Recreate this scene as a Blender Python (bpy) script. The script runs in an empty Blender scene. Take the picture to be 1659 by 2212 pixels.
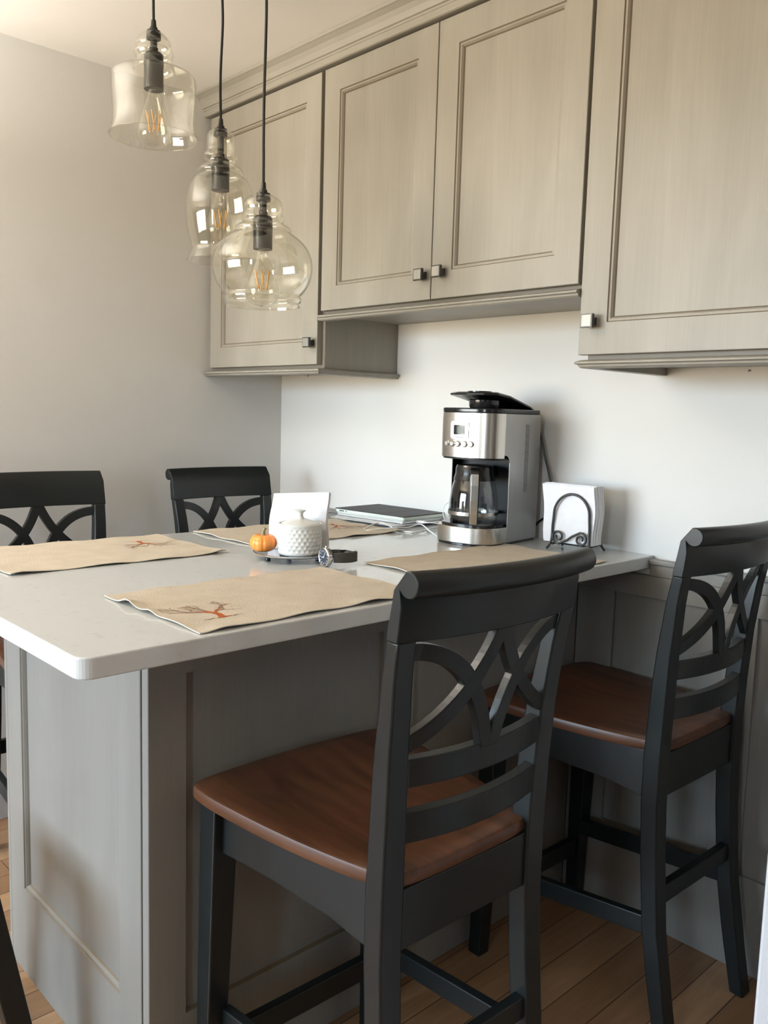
import bpy, bmesh, math, random
from mathutils import Vector, Matrix
R = math.radians
PI = math.pi
random.seed(7)
scene = bpy.context.scene
COL = scene.collection

# ------------------------------------------------------------------ camera
FPX, CAMLOC, YAW, PITCH, ROLL = 1839.36, (2.5294, -1.8664, 1.2344), 0.8125, -0.1153, 0.0287
fw = Vector((-math.sin(YAW)*math.cos(PITCH), math.cos(YAW)*math.cos(PITCH), math.sin(PITCH)))
rt = fw.cross(Vector((0, 0, 1))).normalized()
up = rt.cross(fw)
r2 = rt*math.cos(ROLL) + up*math.sin(ROLL)
u2 = -rt*math.sin(ROLL) + up*math.cos(ROLL)
cd = bpy.data.cameras.new('camera')
cam = bpy.data.objects.new('camera', cd)
COL.objects.link(cam)
M = Matrix((r2, u2, -fw)).transposed().to_4x4()
M.translation = Vector(CAMLOC)
cam.matrix_world = M
cd.sensor_fit = 'VERTICAL'
cd.sensor_height = 24.0
cd.lens = FPX/2212*24.0
cd.clip_start = 0.02
scene.camera = cam

# ------------------------------------------------------------------ light
CEIL = 2.2365
YF = -4.8      # window wall
XR = 7.4       # far right wall
w = bpy.data.worlds.new('world')
scene.world = w
w.use_nodes = True
wn = w.node_tree.nodes; wl = w.node_tree.links
SKY_C, GND_C, SKY_S, GND_S = (0.66, 0.83, 1.0), (1.0, 0.86, 0.66), 15.6, 11.6
wtc = wn.new('ShaderNodeTexCoord'); wsep = wn.new('ShaderNodeSeparateXYZ')
wl.new(wtc.outputs['Generated'], wsep.inputs[0])
wcr = wn.new('ShaderNodeValToRGB')           # sunlit ground below the horizon, pale blue sky above
wcr.color_ramp.elements[0].position = 0.492
wcr.color_ramp.elements[0].color = (*[c*GND_S/20 for c in GND_C], 1)
wcr.color_ramp.elements[1].position = 0.512
wcr.color_ramp.elements[1].color = (*[c*SKY_S/20 for c in SKY_C], 1)
wmr = wn.new('ShaderNodeMapRange'); wmr.inputs[1].default_value = -1; wmr.inputs[2].default_value = 1
wl.new(wsep.outputs['Z'], wmr.inputs[0]); wl.new(wmr.outputs[0], wcr.inputs[0])
wl.new(wcr.outputs[0], wn['Background'].inputs[0])
wn['Background'].inputs[1].default_value = 20.0

def area(name, loc, rot, sx, sy, energy, color, spread=180):
    d = bpy.data.lights.new(name, 'AREA')
    d.shape = 'RECTANGLE'; d.size = sx; d.size_y = sy
    d.energy = energy; d.color = color; d.spread = R(spread)
    o = bpy.data.objects.new(name, d)
    o.location = loc; o.rotation_euler = rot
    COL.objects.link(o)
    return o
# daylight through the two window openings and the glazed door
def portal(name, loc, sx, sy):
    o = area(name, loc, (R(90), 0, 0), sx, sy, 1, (1, 1, 1))
    o.data.cycles.is_portal = True
portal('window_portal', (-0.04, YF-0.06, 1.335), 2.52, 1.43)
portal('side_window_portal', (3.25, YF-0.06, 1.475), 0.5, 1.15)
# unseen warm lamps added to brighten the ceiling, left wall and counter edge
for lx, ly, le in ((0.26, -2.05, 34.5), (3.3, -2.3, 7)):
    lampd = bpy.data.lights.new('added_fill_light', 'AREA')
    lampd.shape = 'DISK'; lampd.size = 0.30; lampd.energy = le; lampd.color = (1.0, 0.95, 0.87)
    lampo = bpy.data.objects.new('added_fill_light', lampd)
    lampo.location = (lx, ly, 1.86); lampo.rotation_euler = (R(180), 0, 0)
    COL.objects.link(lampo)

scene.view_settings.view_transform = 'Standard'
scene.view_settings.look = 'None'
scene.view_settings.gamma = 1.0
scene.view_settings.use_curve_mapping = False
scene.view_settings.exposure = 1.1
try:
    scene.cycles.use_denoising = True
    scene.cycles.max_bounces = 14
    scene.cycles.transparent_max_bounces = 40
    scene.cycles.diffuse_bounces = 6
    scene.cycles.sample_clamp_indirect = 6
    scene.cycles.caustics_reflective = False
    scene.cycles.caustics_refractive = False
except Exception:
    pass

# ------------------------------------------------------------------ materials
def lin(c):
    return tuple(((x/255)/12.92 if x/255 <= 0.04045 else ((x/255+0.055)/1.055)**2.4) for x in c)

def base_mat(name, color, rough=0.5, metal=0.0, spec=0.5, coat=0.0):
    m = bpy.data.materials.new(name)
    m.use_nodes = True
    b = m.node_tree.nodes['Principled BSDF']
    b.inputs['Base Color'].default_value = (*color, 1)
    b.inputs['Roughness'].default_value = rough
    b.inputs['Metallic'].default_value = metal
    b.inputs['Specular IOR Level'].default_value = spec
    b.inputs['Coat Weight'].default_value = coat
    return m

def noisy(name, ca, cb, scale=(5, 5, 5), detail=4, rough=0.5, metal=0.0, spec=0.5, lo=0.3, hi=0.7,
          bump=0.0, bscale=None, coat=0.0, dist=0.0, mid=None):
    """two-colour noise over object coordinates, with optional bump"""
    m = base_mat(name, ca, rough, metal, spec, coat)
    nt = m.node_tree; N = nt.nodes; L = nt.links
    b = N['Principled BSDF']
    tc = N.new('ShaderNodeTexCoord'); mp = N.new('ShaderNodeMapping')
    mp.inputs['Scale'].default_value = scale
    L.new(tc.outputs['Object'], mp.inputs['Vector'])
    nz = N.new('ShaderNodeTexNoise'); nz.inputs['Scale'].default_value = 1.0
    nz.inputs['Detail'].default_value = detail; nz.inputs['Distortion'].default_value = dist
    L.new(mp.outputs[0], nz.inputs['Vector'])
    cr = N.new('ShaderNodeValToRGB')
    cr.color_ramp.elements[0].position = lo; cr.color_ramp.elements[0].color = (*ca, 1)
    cr.color_ramp.elements[1].position = hi; cr.color_ramp.elements[1].color = (*cb, 1)
    if mid:
        e = cr.color_ramp.elements.new((lo+hi)/2); e.color = (*mid, 1)
    L.new(nz.outputs['Fac'], cr.inputs[0])
    L.new(cr.outputs[0], b.inputs['Base Color'])
    if bump:
        n2 = N.new('ShaderNodeTexNoise'); n2.inputs['Detail'].default_value = 3
        m2 = N.new('ShaderNodeMapping'); m2.inputs['Scale'].default_value = bscale or scale
        L.new(tc.outputs['Object'], m2.inputs['Vector']); L.new(m2.outputs[0], n2.inputs['Vector'])
        n2.inputs['Scale'].default_value = 1.0
        bp = N.new('ShaderNodeBump'); bp.inputs['Strength'].default_value = bump
        bp.inputs['Distance'].default_value = 0.002
        L.new(n2.outputs['Fac'], bp.inputs['Height']); L.new(bp.outputs[0], b.inputs['Normal'])
    return m

WALL = noisy('wall_paint', (0.685, 0.675, 0.65), (0.70, 0.69, 0.665), (3, 3, 3), rough=0.75, spec=0.2, bump=0.08, bscale=(220, 220, 220))
WALL_DK = noisy('taupe_wall_paint', (0.22, 0.205, 0.185), (0.235, 0.22, 0.195), (3, 3, 3), rough=0.8, spec=0.2)
CEILM = noisy('ceiling_paint', (0.80, 0.78, 0.74), (0.82, 0.80, 0.76), (3, 3, 3), rough=0.8, spec=0.2, bump=0.08, bscale=(180, 180, 180))
WHITE_TRIM = noisy('white_trim_paint', (0.54, 0.545, 0.57), (0.56, 0.565, 0.59), (4, 4, 4), rough=0.4)
# grey-washed maple of the cabinets: broad mottling times fine vertical grain
def cab_wood(name, ca, cb, axis='z'):
    sc = {'z': (9, 9, 2.0), 'x': (2.0, 9, 9), 'y': (9, 2.0, 9)}[axis]
    m = noisy(name, ca, cb, sc, detail=6, rough=0.42, spec=0.4, lo=0.28, hi=0.72, dist=0.6)
    nt = m.node_tree; N = nt.nodes; L = nt.links
    b = N['Principled BSDF']
    cr = [n for n in N if n.type == 'VALTORGB'][0]
    tc = [n for n in N if n.type == 'TEX_COORD'][0]
    mp = N.new('ShaderNodeMapping')
    mp.inputs['Scale'].default_value = {'z': (230, 230, 5), 'x': (5, 230, 230), 'y': (230, 5, 230)}[axis]
    L.new(tc.outputs['Object'], mp.inputs['Vector'])
    nz = N.new('ShaderNodeTexNoise'); nz.inputs['Scale'].default_value = 1; nz.inputs['Detail'].default_value = 3
    L.new(mp.outputs[0], nz.inputs['Vector'])
    r2_ = N.new('ShaderNodeMapRange'); r2_.inputs[1].default_value = 0.3; r2_.inputs[2].default_value = 0.7
    r2_.inputs[3].default_value = 0.965; r2_.inputs[4].default_value = 1.03
    L.new(nz.outputs['Fac'], r2_.inputs[0])
    mx = N.new('ShaderNodeVectorMath'); mx.operation = 'SCALE'
    L.new(cr.outputs[0], mx.inputs[0]); L.new(r2_.outputs[0], mx.inputs['Scale'])
    L.new(mx.outputs[0], b.inputs['Base Color'])
    return m
CAB = cab_wood('grey_washed_maple', (0.258, 0.240, 0.202), (0.318, 0.298, 0.256))
CABX = cab_wood('grey_washed_maple_rail', (0.258, 0.240, 0.202), (0.318, 0.298, 0.256), 'x')
GLAZE = base_mat('brown_glaze', (0.16, 0.125, 0.085), 0.5)
FRAME_DK = base_mat('cabinet_face_frame', (0.20, 0.175, 0.14), 0.5)
BASEC = cab_wood('grey_washed_maple_base', (0.198, 0.190, 0.175), (0.236, 0.227, 0.208))
QUARTZ = noisy('white_quartz', (0.505, 0.525, 0.525), (0.575, 0.595, 0.595), (55, 55, 55), detail=8, rough=0.09, spec=0.55, lo=0.22, hi=0.42)
BLACK_PAINT = noisy('black_green_paint', (0.007, 0.0092, 0.0098), (0.0095, 0.0120, 0.0125), (8, 8, 8), rough=0.33, spec=0.38, bump=0.05, bscale=(60, 60, 60))
def seat_wood():
    m = noisy('reddish_brown_seat_wood', (0.045, 0.017, 0.008), (0.130, 0.050, 0.022), (22, 3.2, 22), detail=7, rough=0.36, spec=0.45, lo=0.3, hi=0.72, dist=1.2)
    nt = m.node_tree; N = nt.nodes; L = nt.links
    return m
SEAT = seat_wood()
def plank_floor():
    m = base_mat('wood_plank_floor', (0.2, 0.1, 0.05), 0.35)
    nt = m.node_tree; N = nt.nodes; L = nt.links; b = N['Principled BSDF']
    tc = N.new('ShaderNodeTexCoord'); mp = N.new('ShaderNodeMapping')
    mp.inputs['Rotation'].default_value = (0, 0, R(90))
    L.new(tc.outputs['Object'], mp.inputs['Vector'])
    br = N.new('ShaderNodeTexBrick')
    br.inputs['Scale'].default_value = 1.0
    br.inputs['Brick Width'].default_value = 1.1; br.inputs['Row Height'].default_value = 0.083
    br.inputs['Mortar Size'].default_value = 0.0012
    br.inputs['Color1'].default_value = (0.24, 0.135, 0.07, 1); br.inputs['Color2'].default_value = (0.42, 0.26, 0.145, 1)
    br.inputs['Mortar'].default_value = (0.05, 0.028, 0.015, 1)
    L.new(mp.outputs[0], br.inputs['Vector'])
    m2 = N.new('ShaderNodeMapping'); m2.inputs['Scale'].default_value = (60, 4, 1)
    L.new(tc.outputs['Object'], m2.inputs['Vector'])
    nz = N.new('ShaderNodeTexNoise'); nz.inputs['Scale'].default_value = 1; nz.inputs['Detail'].default_value = 5
    nz.inputs['Distortion'].default_value = 0.8
    L.new(m2.outputs[0], nz.inputs['Vector'])
    mr = N.new('ShaderNodeMapRange'); mr.inputs[3].default_value = 0.65; mr.inputs[4].default_value = 1.3
    L.new(nz.outputs['Fac'], mr.inputs[0])
    vm = N.new('ShaderNodeVectorMath'); vm.operation = 'SCALE'
    L.new(br.outputs['Color'], vm.inputs[0]); L.new(mr.outputs[0], vm.inputs['Scale'])
    L.new(vm.outputs[0], b.inputs['Base Color'])
    return m
FLOOR = plank_floor()
def brushed(name, col, rough, axis='z'):
    sc = {'z': (400, 400, 3), 'x': (3, 400, 400)}[axis]
    m = noisy(name, tuple(c*0.86 for c in col), col, sc, detail=2, rough=rough, metal=1.0)
    return m
STEEL = brushed('brushed_stainless_steel', (0.66, 0.62, 0.57), 0.27)
STEEL_SIDE = noisy('satin_grey_side_panel', (0.36, 0.355, 0.345), (0.42, 0.415, 0.405), (9, 9, 5), rough=0.33, metal=0.75)
CHROME = base_mat('polished_chrome', (0.75, 0.75, 0.76), 0.09, 1.0)
GUNMETAL = noisy('dark_gunmetal', (0.075, 0.070, 0.065), (0.10, 0.095, 0.09), (50, 50, 50), rough=0.30, metal=0.85)
KNOB_FACE = noisy('brushed_nickel_knob_face', (0.30, 0.285, 0.26), (0.36, 0.345, 0.32), (200, 200, 10), rough=0.5, metal=0.8)
BLK_PLASTIC = base_mat('glossy_black_plastic', (0.012, 0.012, 0.013), 0.16)
BLK_SATIN = noisy('satin_black_metal', (0.018, 0.018, 0.018), (0.026, 0.026, 0.025), (40, 40, 40), rough=0.38)
CORD_M = noisy('black_woven_cord', (0.012, 0.012, 0.011), (0.03, 0.03, 0.028), (700, 700, 500), rough=0.8)
CERAMIC = base_mat('white_glazed_ceramic', (0.64, 0.635, 0.60), 0.16)
PAPER = noisy('white_paper_napkin', (0.74, 0.74, 0.76), (0.78, 0.78, 0.80), (60, 60, 60), rough=0.9, spec=0.1, bump=0.25, bscale=(300, 300, 300))
PAPER_SHEET = base_mat('white_paper_sheet', (0.82, 0.82, 0.84), 0.7)
PUMPKIN = noisy('orange_glazed_ceramic', (0.83, 0.26, 0.045), (0.90, 0.33, 0.075), (30, 30, 30), rough=0.2)
STEM_M = noisy('olive_stem_glaze', (0.14, 0.12, 0.05), (0.24, 0.20, 0.10), (90, 90, 90), rough=0.35)
BULB_CAP = base_mat('aged_metal_socket', (0.035, 0.035, 0.034), 0.34, 0.5)
CLOTH = noisy('tan_linen', (0.47, 0.41, 0.325), (0.54, 0.475, 0.385), (18, 18, 18), rough=0.9, spec=0.1, bump=0.5, bscale=(420, 420, 420))
HEM = noisy('pale_linen_edge', (0.66, 0.60, 0.50), (0.72, 0.66, 0.56), (40, 40, 40), rough=0.9, spec=0.1)
PRINT_R = noisy('rust_red_print', (0.33, 0.085, 0.03), (0.42, 0.12, 0.05), (200, 200, 200), rough=0.9, spec=0.05)
PRINT_B = noisy('faded_brown_print', (0.21, 0.125, 0.085), (0.29, 0.19, 0.135), (200, 200, 200), rough=0.9, spec=0.05)
FABRIC_BLK = noisy('charcoal_tablet_cover', (0.020, 0.021, 0.023), (0.035, 0.036, 0.04), (300, 300, 300), rough=0.6)
PALE_GREEN = base_mat('pale_silver_green_case', (0.60, 0.66, 0.61), 0.4)
WHITE_PLASTIC = base_mat('white_plastic', (0.82, 0.82, 0.80), 0.35)
STRAP = noisy('dark_olive_leather', (0.030, 0.029, 0.020), (0.050, 0.047, 0.034), (120, 120, 120), rough=0.6, bump=0.2, bscale=(400, 400, 400))
DIAL = base_mat('dark_blue_grey_dial', (0.035, 0.042, 0.06), 0.3)
LCD = base_mat('grey_green_lcd', (0.055, 0.07, 0.05), 0.25)
FILAMENT = noisy('amber_phosphor_filament', (0.95, 0.48, 0.13), (1.0, 0.55, 0.18), (300, 300, 300), rough=0.5)
OUTLET_M = base_mat('white_outlet_plastic', (0.75, 0.75, 0.73), 0.4)

def thin_glass(name, tint=(0.985, 0.985, 0.97), blend=0.14, rough=0.0):
    """clear blown glass: sees straight through, mirrors by Fresnel"""
    m = bpy.data.materials.new(name); m.use_nodes = True
    nt = m.node_tree; N = nt.nodes; L = nt.links
    N.remove(N['Principled BSDF'])
    out = [n for n in N if n.type == 'OUTPUT_MATERIAL'][0]
    tr = N.new('ShaderNodeBsdfTransparent')
    lwt = N.new('ShaderNodeLayerWeight'); lwt.inputs['Blend'].default_value = 0.5
    crt = N.new('ShaderNodeValToRGB')      # a longer way through the glass at the rims absorbs more
    crt.color_ramp.elements[0].position = 0.80; crt.color_ramp.elements[0].color = (*tint, 1)
    crt.color_ramp.elements[1].position = 0.99; crt.color_ramp.elements[1].color = (*[c*0.52 for c in tint], 1)
    L.new(lwt.outputs['Facing'], crt.inputs[0]); L.new(crt.outputs[0], tr.inputs[0])
    gl = N.new('ShaderNodeBsdfGlossy'); gl.inputs['Roughness'].default_value = rough
    gl.inputs[0].default_value = (1, 1, 1, 1)
    lw0 = N.new('ShaderNodeLayerWeight'); lw0.inputs['Blend'].default_value = 0.5
    pw = N.new('ShaderNodeMath'); pw.operation = 'POWER'; pw.inputs[1].default_value = 4.0
    L.new(lw0.outputs['Facing'], pw.inputs[0])
    lw = N.new('ShaderNodeMapRange'); lw.inputs[3].default_value = 0.05; lw.inputs[4].default_value = 0.62+blend
    L.new(pw.outputs[0], lw.inputs[0])
    mx = N.new('ShaderNodeMixShader')
    L.new(lw.outputs[0], mx.inputs[0]); L.new(tr.outputs[0], mx.inputs[1]); L.new(gl.outputs[0], mx.inputs[2])
    L.new(mx.outputs[0], out.inputs[0])
    return m
GLASS = thin_glass('clear_blown_glass', (0.975, 0.972, 0.95), 0.135)
BULB_GLASS = thin_glass('clear_bulb_glass', (0.97, 0.965, 0.94), 0.13)
CARAFE_GLASS = thin_glass('carafe_glass', (0.93, 0.94, 0.95), 0.13)
PANE = thin_glass('window_pane_glass', (0.97, 0.98, 0.98), 0.12)

# ------------------------------------------------------------------ mesh helpers
def finish(name, bm, mats, parent=None, smooth=False, bevel=0, segs=2, autosmooth=None):
    me = bpy.data.meshes.new(name)
    bmesh.ops.recalc_face_normals(bm, faces=bm.faces)
    bm.to_mesh(me); bm.free()
    if not isinstance(mats, (list, tuple)): mats = [mats]
    for m in mats: me.materials.append(m)
    o = bpy.data.objects.new(name, me)
    COL.objects.link(o)
    if parent is not None: o.parent = parent
    if smooth:
        for p in me.polygons: p.use_smooth = True
        if autosmooth is not None:
            try:
                me.set_sharp_from_angle(angle=R(autosmooth))
            except Exception:
                pass
    if bevel:
        b = o.modifiers.new('bevel', 'BEVEL'); b.width = bevel; b.segments = segs
        b.limit_method = 'ANGLE'; b.angle_limit = R(35)
    return o

def empty(name, loc=(0, 0, 0), rz=0.0):
    o = bpy.data.objects.new(name, None)
    o.empty_display_size = 0.05
    o.location = loc; o.rotation_euler = (0, 0, rz)
    COL.objects.link(o)
    return o

def tag(o, label, cat, group=None):
    o['label'] = label; o['category'] = cat
    if group: o['group'] = group
    return o

def struct(o):
    o['kind'] = 'structure'
    return o

def box(bm, x0, x1, y0, y1, z0, z1, mi=0):
    v = [bm.verts.new((x, y, z)) for x in (x0, x1) for y in (y0, y1) for z in (z0, z1)]
    for f in ((0, 1, 3, 2), (4, 6, 7, 5), (0, 4, 5, 1), (2, 3, 7, 6), (0, 2, 6, 4), (1, 5, 7, 3)):
        fc = bm.faces.new([v[i] for i in f]); fc.material_index = mi
    return v

def loft(bm, rings, close_ring=True, caps=True, mi=0, closed=False):
    vs = [[bm.verts.new(p) for p in r] for r in rings]
    n = len(rings[0])
    m = len(vs)
    for i in range(m if closed else m-1):
        a, b = vs[i], vs[(i+1) % m]
        for j in range(n if close_ring else n-1):
            k = (j+1) % n
            f = bm.faces.new((a[j], a[k], b[k], b[j])); f.material_index = mi
    if caps and not closed and close_ring:
        f = bm.faces.new(vs[0]); f.material_index = mi
        f = bm.faces.new(vs[-1]); f.material_index = mi
    return vs

def lathe(bm, prof, n=40, mi=0, cx=0, cy=0):
    """prof: list of (r, z); r == 0 ends become poles"""
    prev = None
    for (r, z) in prof:
        if r <= 1e-6:
            cur = [bm.verts.new((cx, cy, z))]
        else:
            cur = [bm.verts.new((cx+r*math.cos(2*PI*i/n), cy+r*math.sin(2*PI*i/n), z)) for i in range(n)]
        if prev is not None:
            for i in range(n):
                j = (i+1) % n
                if len(prev) == 1 and len(cur) == 1: break
                if len(prev) == 1: f = bm.faces.new((prev[0], cur[i], cur[j]))
                elif len(cur) == 1: f = bm.faces.new((prev[i], prev[j], cur[0]))
                else: f = bm.faces.new((prev[i], prev[j], cur[j], cur[i]))
                f.material_index = mi
        prev = cur

def catmull(pts, n=8):
    P = [Vector(p) for p in pts]
    P = [P[0]*2-P[1]] + P + [P[-1]*2-P[-2]]
    out = []
    for i in range(1, len(P)-2):
        for k in range(n):
            t = k/n
            a, b, c, d = P[i-1], P[i], P[i+1], P[i+2]
            out.append(0.5*((2*b)+(c-a)*t+(2*a-5*b+4*c-d)*t*t+(3*b-a-3*c+d)*t**3))
    out.append(P[-2].copy())
    return out

def tube(bm, pts, r, n=10, mi=0, caps=True):
    P = [Vector(p) for p in pts]
    rings = []
    nrm = None
    for i, p in enumerate(P):
        t = (P[min(i+1, len(P)-1)]-P[max(i-1, 0)]).normalized()
        if nrm is None:
            nrm = t.orthogonal().normalized()
        else:
            nrm = (nrm-t*nrm.dot(t))
            if nrm.length < 1e-6: nrm = t.orthogonal()
            nrm.normalize()
        b = t.cross(nrm)
        rr = r[i] if isinstance(r, (list, tuple)) else r
        rings.append([p+nrm*math.cos(2*PI*k/n)*rr+b*math.sin(2*PI*k/n)*rr for k in range(n)])
    loft(bm, rings, caps=caps, mi=mi)

def sweep(bm, pts, section, side, mi=0):
    """section: list of (a, b): a along `side`-ish direction, b along the in-plane normal"""
    P = [Vector(p) for p in pts]
    rings = []
    for i, p in enumerate(P):
        t = (P[min(i+1, len(P)-1)]-P[max(i-1, 0)]).normalized()
        s = Vector(side); s = (s-t*s.dot(t)).normalized()
        nn = t.cross(s)
        rings.append([p+s*a+nn*b for (a, b) in section])
    loft(bm, rings, mi=mi)

def rect(a, b):
    return [(-a/2, -b/2), (a/2, -b/2), (a/2, b/2), (-a/2, b/2)]

def rounded_rect(x0, x1, y0, y1, r, n=6):
    pts = []
    for cx, cy, a0 in ((x1-r, y1-r, 0), (x0+r, y1-r, 90), (x0+r, y0+r, 180), (x1-r, y0+r, 270)):
        for k in range(n+1):
            a = R(a0+90*k/n)
            pts.append((cx+r*math.cos(a), cy+r*math.sin(a)))
    return pts

def prism(bm, outline, z0, z1, mi=0):
    loft(bm, [[(x, y, z0) for x, y in outline], [(x, y, z1) for x, y in outline]], mi=mi)

# panelled face: outer rectangle with a moulded recessed panel, built in local (a, d, z):
# a along the width, d = depth behind the front (0 front, positive inwards)
def panelled(bm, mapf, w_, h_, l, r, b, t, thick, mould=True, back=True):
    rings = [(0, 0, 0, 0, thick, 0), (0, 0, 0, 0, 0.0012, 0), (0.0012, 0.0012, 0.0012, 0.0012, 0, 0), (l, r, b, t, 0, 0)]
    rec = 0.010
    if mould:
        steps = [(0.0022, 0.0028, 1), (0.0068, 0.0020, 0), (0.0098, 0.0070, 0), (0.0122, rec, 1), (0.013, rec, 0)]
    else:
        steps = [(0.0015, rec, 1), (0.003, rec, 0)]
    for s, d, mi in steps:
        rings.append((l+s, r+s, b+s, t+s, d, mi))
    vs = []
    for (il, ir, ib, it, d, mi) in rings:
        vs.append([bm.verts.new(mapf(x, d, z)) for x, z in ((il, ib), (w_-ir, ib), (w_-ir, h_-it), (il, h_-it))])
    for i in range(len(vs)-1):
        mi = rings[i+1][5]
        for j in range(4):
            k = (j+1) % 4
            f = bm.faces.new((vs[i][j], vs[i][k], vs[i+1][k], vs[i+1][j])); f.material_index = mi
    bm.faces.new(vs[-1]); bm.faces.new(vs[0])

# ------------------------------------------------------------------ the setting
bm = bmesh.new(); box(bm, -2.8, XR+0.1, YF-0.1, 0.1, -0.06, 0.0); struct(finish('floor', bm, FLOOR))
bm = bmesh.new(); box(bm, -2.8, XR+0.1, YF-0.1, 0.1, CEIL, CEIL+0.06); struct(finish('ceiling', bm, CEILM))
bm = bmesh.new(); box(bm, -0.12, 0, -1.35, 0.0, 0, CEIL); struct(finish('wall_left', bm, WALL))
bm = bmesh.new(); box(bm, -2.8, -2.7, YF-0.1, 0.0, 0, CEIL); struct(finish('wall_far_left', bm, WALL))
bm = bmesh.new(); box(bm, -2.8, XR+0.1, 0, 0.1, 0, CEIL)
# two small screw holes left in the paint under the cabinets
struct(finish('wall_back', bm, WALL))
bm = bmesh.new(); box(bm, XR, XR+0.1, YF-0.1, 0.0, 0, CEIL); struct(finish('wall_right', bm, WALL_DK))
WX0, WX1, WZ0, WZ1 = -1.30, 1.22, 0.62, 2.05
bm = bmesh.new()
box(bm, -2.7, WX0, YF-0.1, YF, 0, CEIL); box(bm, WX0, WX1, YF-0.1, YF, 0, WZ0); box(bm, WX0, WX1, YF-0.1, YF, WZ1, CEIL)
box(bm, WX1, 3.0, YF-0.1, YF, 0, CEIL); box(bm, 3.5, XR, YF-0.1, YF, 0, CEIL); box(bm, 3.0, 3.5, YF-0.1, YF, 0, 0.9); box(bm, 3.0, 3.5, YF-0.1, YF, 2.05, CEIL)
struct(finish('wall_front', bm, WALL_DK))
def window(name, x0, x1, z0, z1, nx, nz, stile=0.035):
    e = struct(empty(name, ((x0+x1)/2, YF, z0)))
    bm = bmesh.new(); ox, oy, oz = e.location
    def bb(a0, a1, b0, b1, c0, c1): box(bm, a0-ox, a1-ox, b0-oy, b1-oy, c0-oz, c1-oz)
    y0, y1 = YF+0.002, YF+0.03
    for a0, a1, c0, c1 in ((x0, x0+stile, z0, z1), (x1-stile, x1, z0, z1), (x0+stile, x1-stile, z0, z0+stile), (x0+stile, x1-stile, z1-stile, z1)):
        bb(a0, a1, y0, y1, c0, c1)
    for i in range(1, nx):
        xx = x0+(x1-x0)*i/nx; bb(xx-0.012, xx+0.012, y0+0.004, y1-0.004, z0+stile, z1-stile)
    for i in range(1, nz):
        zz = z0+(z1-z0)*i/nz; bb(x0+stile, x1-stile, y0+0.006, y1-0.006, zz-0.012, zz+0.012)
    finish('window_frame', bm, WHITE_TRIM, e)
    bm = bmesh.new()
    box(bm, x0+0.01-ox, x1-0.01-ox, 0.012, 0.016, 0.01, z1-z0-0.01)
    finish('window_pane', bm, PANE, e)
    return e
window('window_1', WX0, WX1, WZ0, WZ1, 3, 2)
window('window_2', 3.0, 3.5, 0.90, 2.05, 1, 2)

bm = bmesh.new(); box(bm, 0.0, 0.014, -1.35, -0.0, 0.0, 0.085); box(bm, 0, 0.009, -1.35, 0, 0.085, 0.095)
struct(finish('baseboard_left', bm, WHITE_TRIM, bevel=0.002))

# white door casing at the right, next to where the photographer stood
bm = bmesh.new()
CX, CY = 2.1621, -0.8889     # left edge of the casing
ca = R(15)
cw = Matrix.Translation((CX, CY, 0)) @ Matrix.Rotation(ca, 4, 'Z')
box(bm, 0.0, 0.09, 0, 0.018, 0, CEIL-0.001); box(bm, 0.012, 0.50, 0.018, 0.115, 0, CEIL-0.001); box(bm, 0.0, 0.09, 0.115, 0.133, 0, CEIL-0.001)
for v in bm.verts: v.co = cw @ v.co
struct(finish('trim_1', bm, WHITE_TRIM, bevel=0.003))

# wainscot on the back wall either side of the peninsula
def wainscot(name, x0, x1, cuts, cap0, cap1, z_top=0.907):
    e = struct(empty(name, ((x0+x1)/2, 0, 0)))
    ox = e.location.x
    bm = bmesh.new()
    zc = 0.866
    # stiles and rails proud of a recessed back
    box(bm, x0-ox, x1-ox, -0.010, -0.001, 0, zc)
    box(bm, x0-ox, x1-ox, -0.020, -0.010, 0.813, zc)
    box(bm, x0-ox, x1-ox, -0.020, -0.010, 0.0, 0.222)
    for a, b in cuts:
        box(bm, a-ox, b-ox, -0.020, -0.010, 0.222, 0.813)
    finish('wainscot_panel', bm, [BASEC, GLAZE], e, bevel=0.0015)
    bm = bmesh.new()
    box(bm, cap0-ox, cap1-ox, -0.022, -0.001, zc, z_top-0.012)
    box(bm, cap0-ox, cap1-ox, -0.028, -0.001, z_top-0.012, z_top)
    finish('chair_rail', bm, BASEC, e, bevel=0.003)
    return e
wainscot('trim_2', 1.3135, 2.25, ((1.3135, 1.419), (1.700, 1.775), (2.12, 2.25)), 1.5092, 2.25)
wainscot('trim_3', 0.001, 0.66, ((0.001, 0.08), (0.56, 0.66)), 0.001, 0.592)
for i, (hx, hz) in enumerate(((1.705, 1.349), (0.155, 1.357))):
    bm = bmesh.new(); lathe(bm, [(0, -0.0006), (0.0024, -0.0006), (0.0030, 0.0006), (0.0012, 0.0008), (0, 0.0002)], 12)
    o = finish('screw', bm, GUNMETAL); o.rotation_euler = (R(90), 0, 0); o.location = (hx, -0.0008, hz)
    tag(o, ('tiny dark screw head in the wall just under the right wall cabinet', 'tiny dark screw head in the wall under the far left wall cabinet')[i], 'screw', 'small screws left in the wall below the cabinets')

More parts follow.
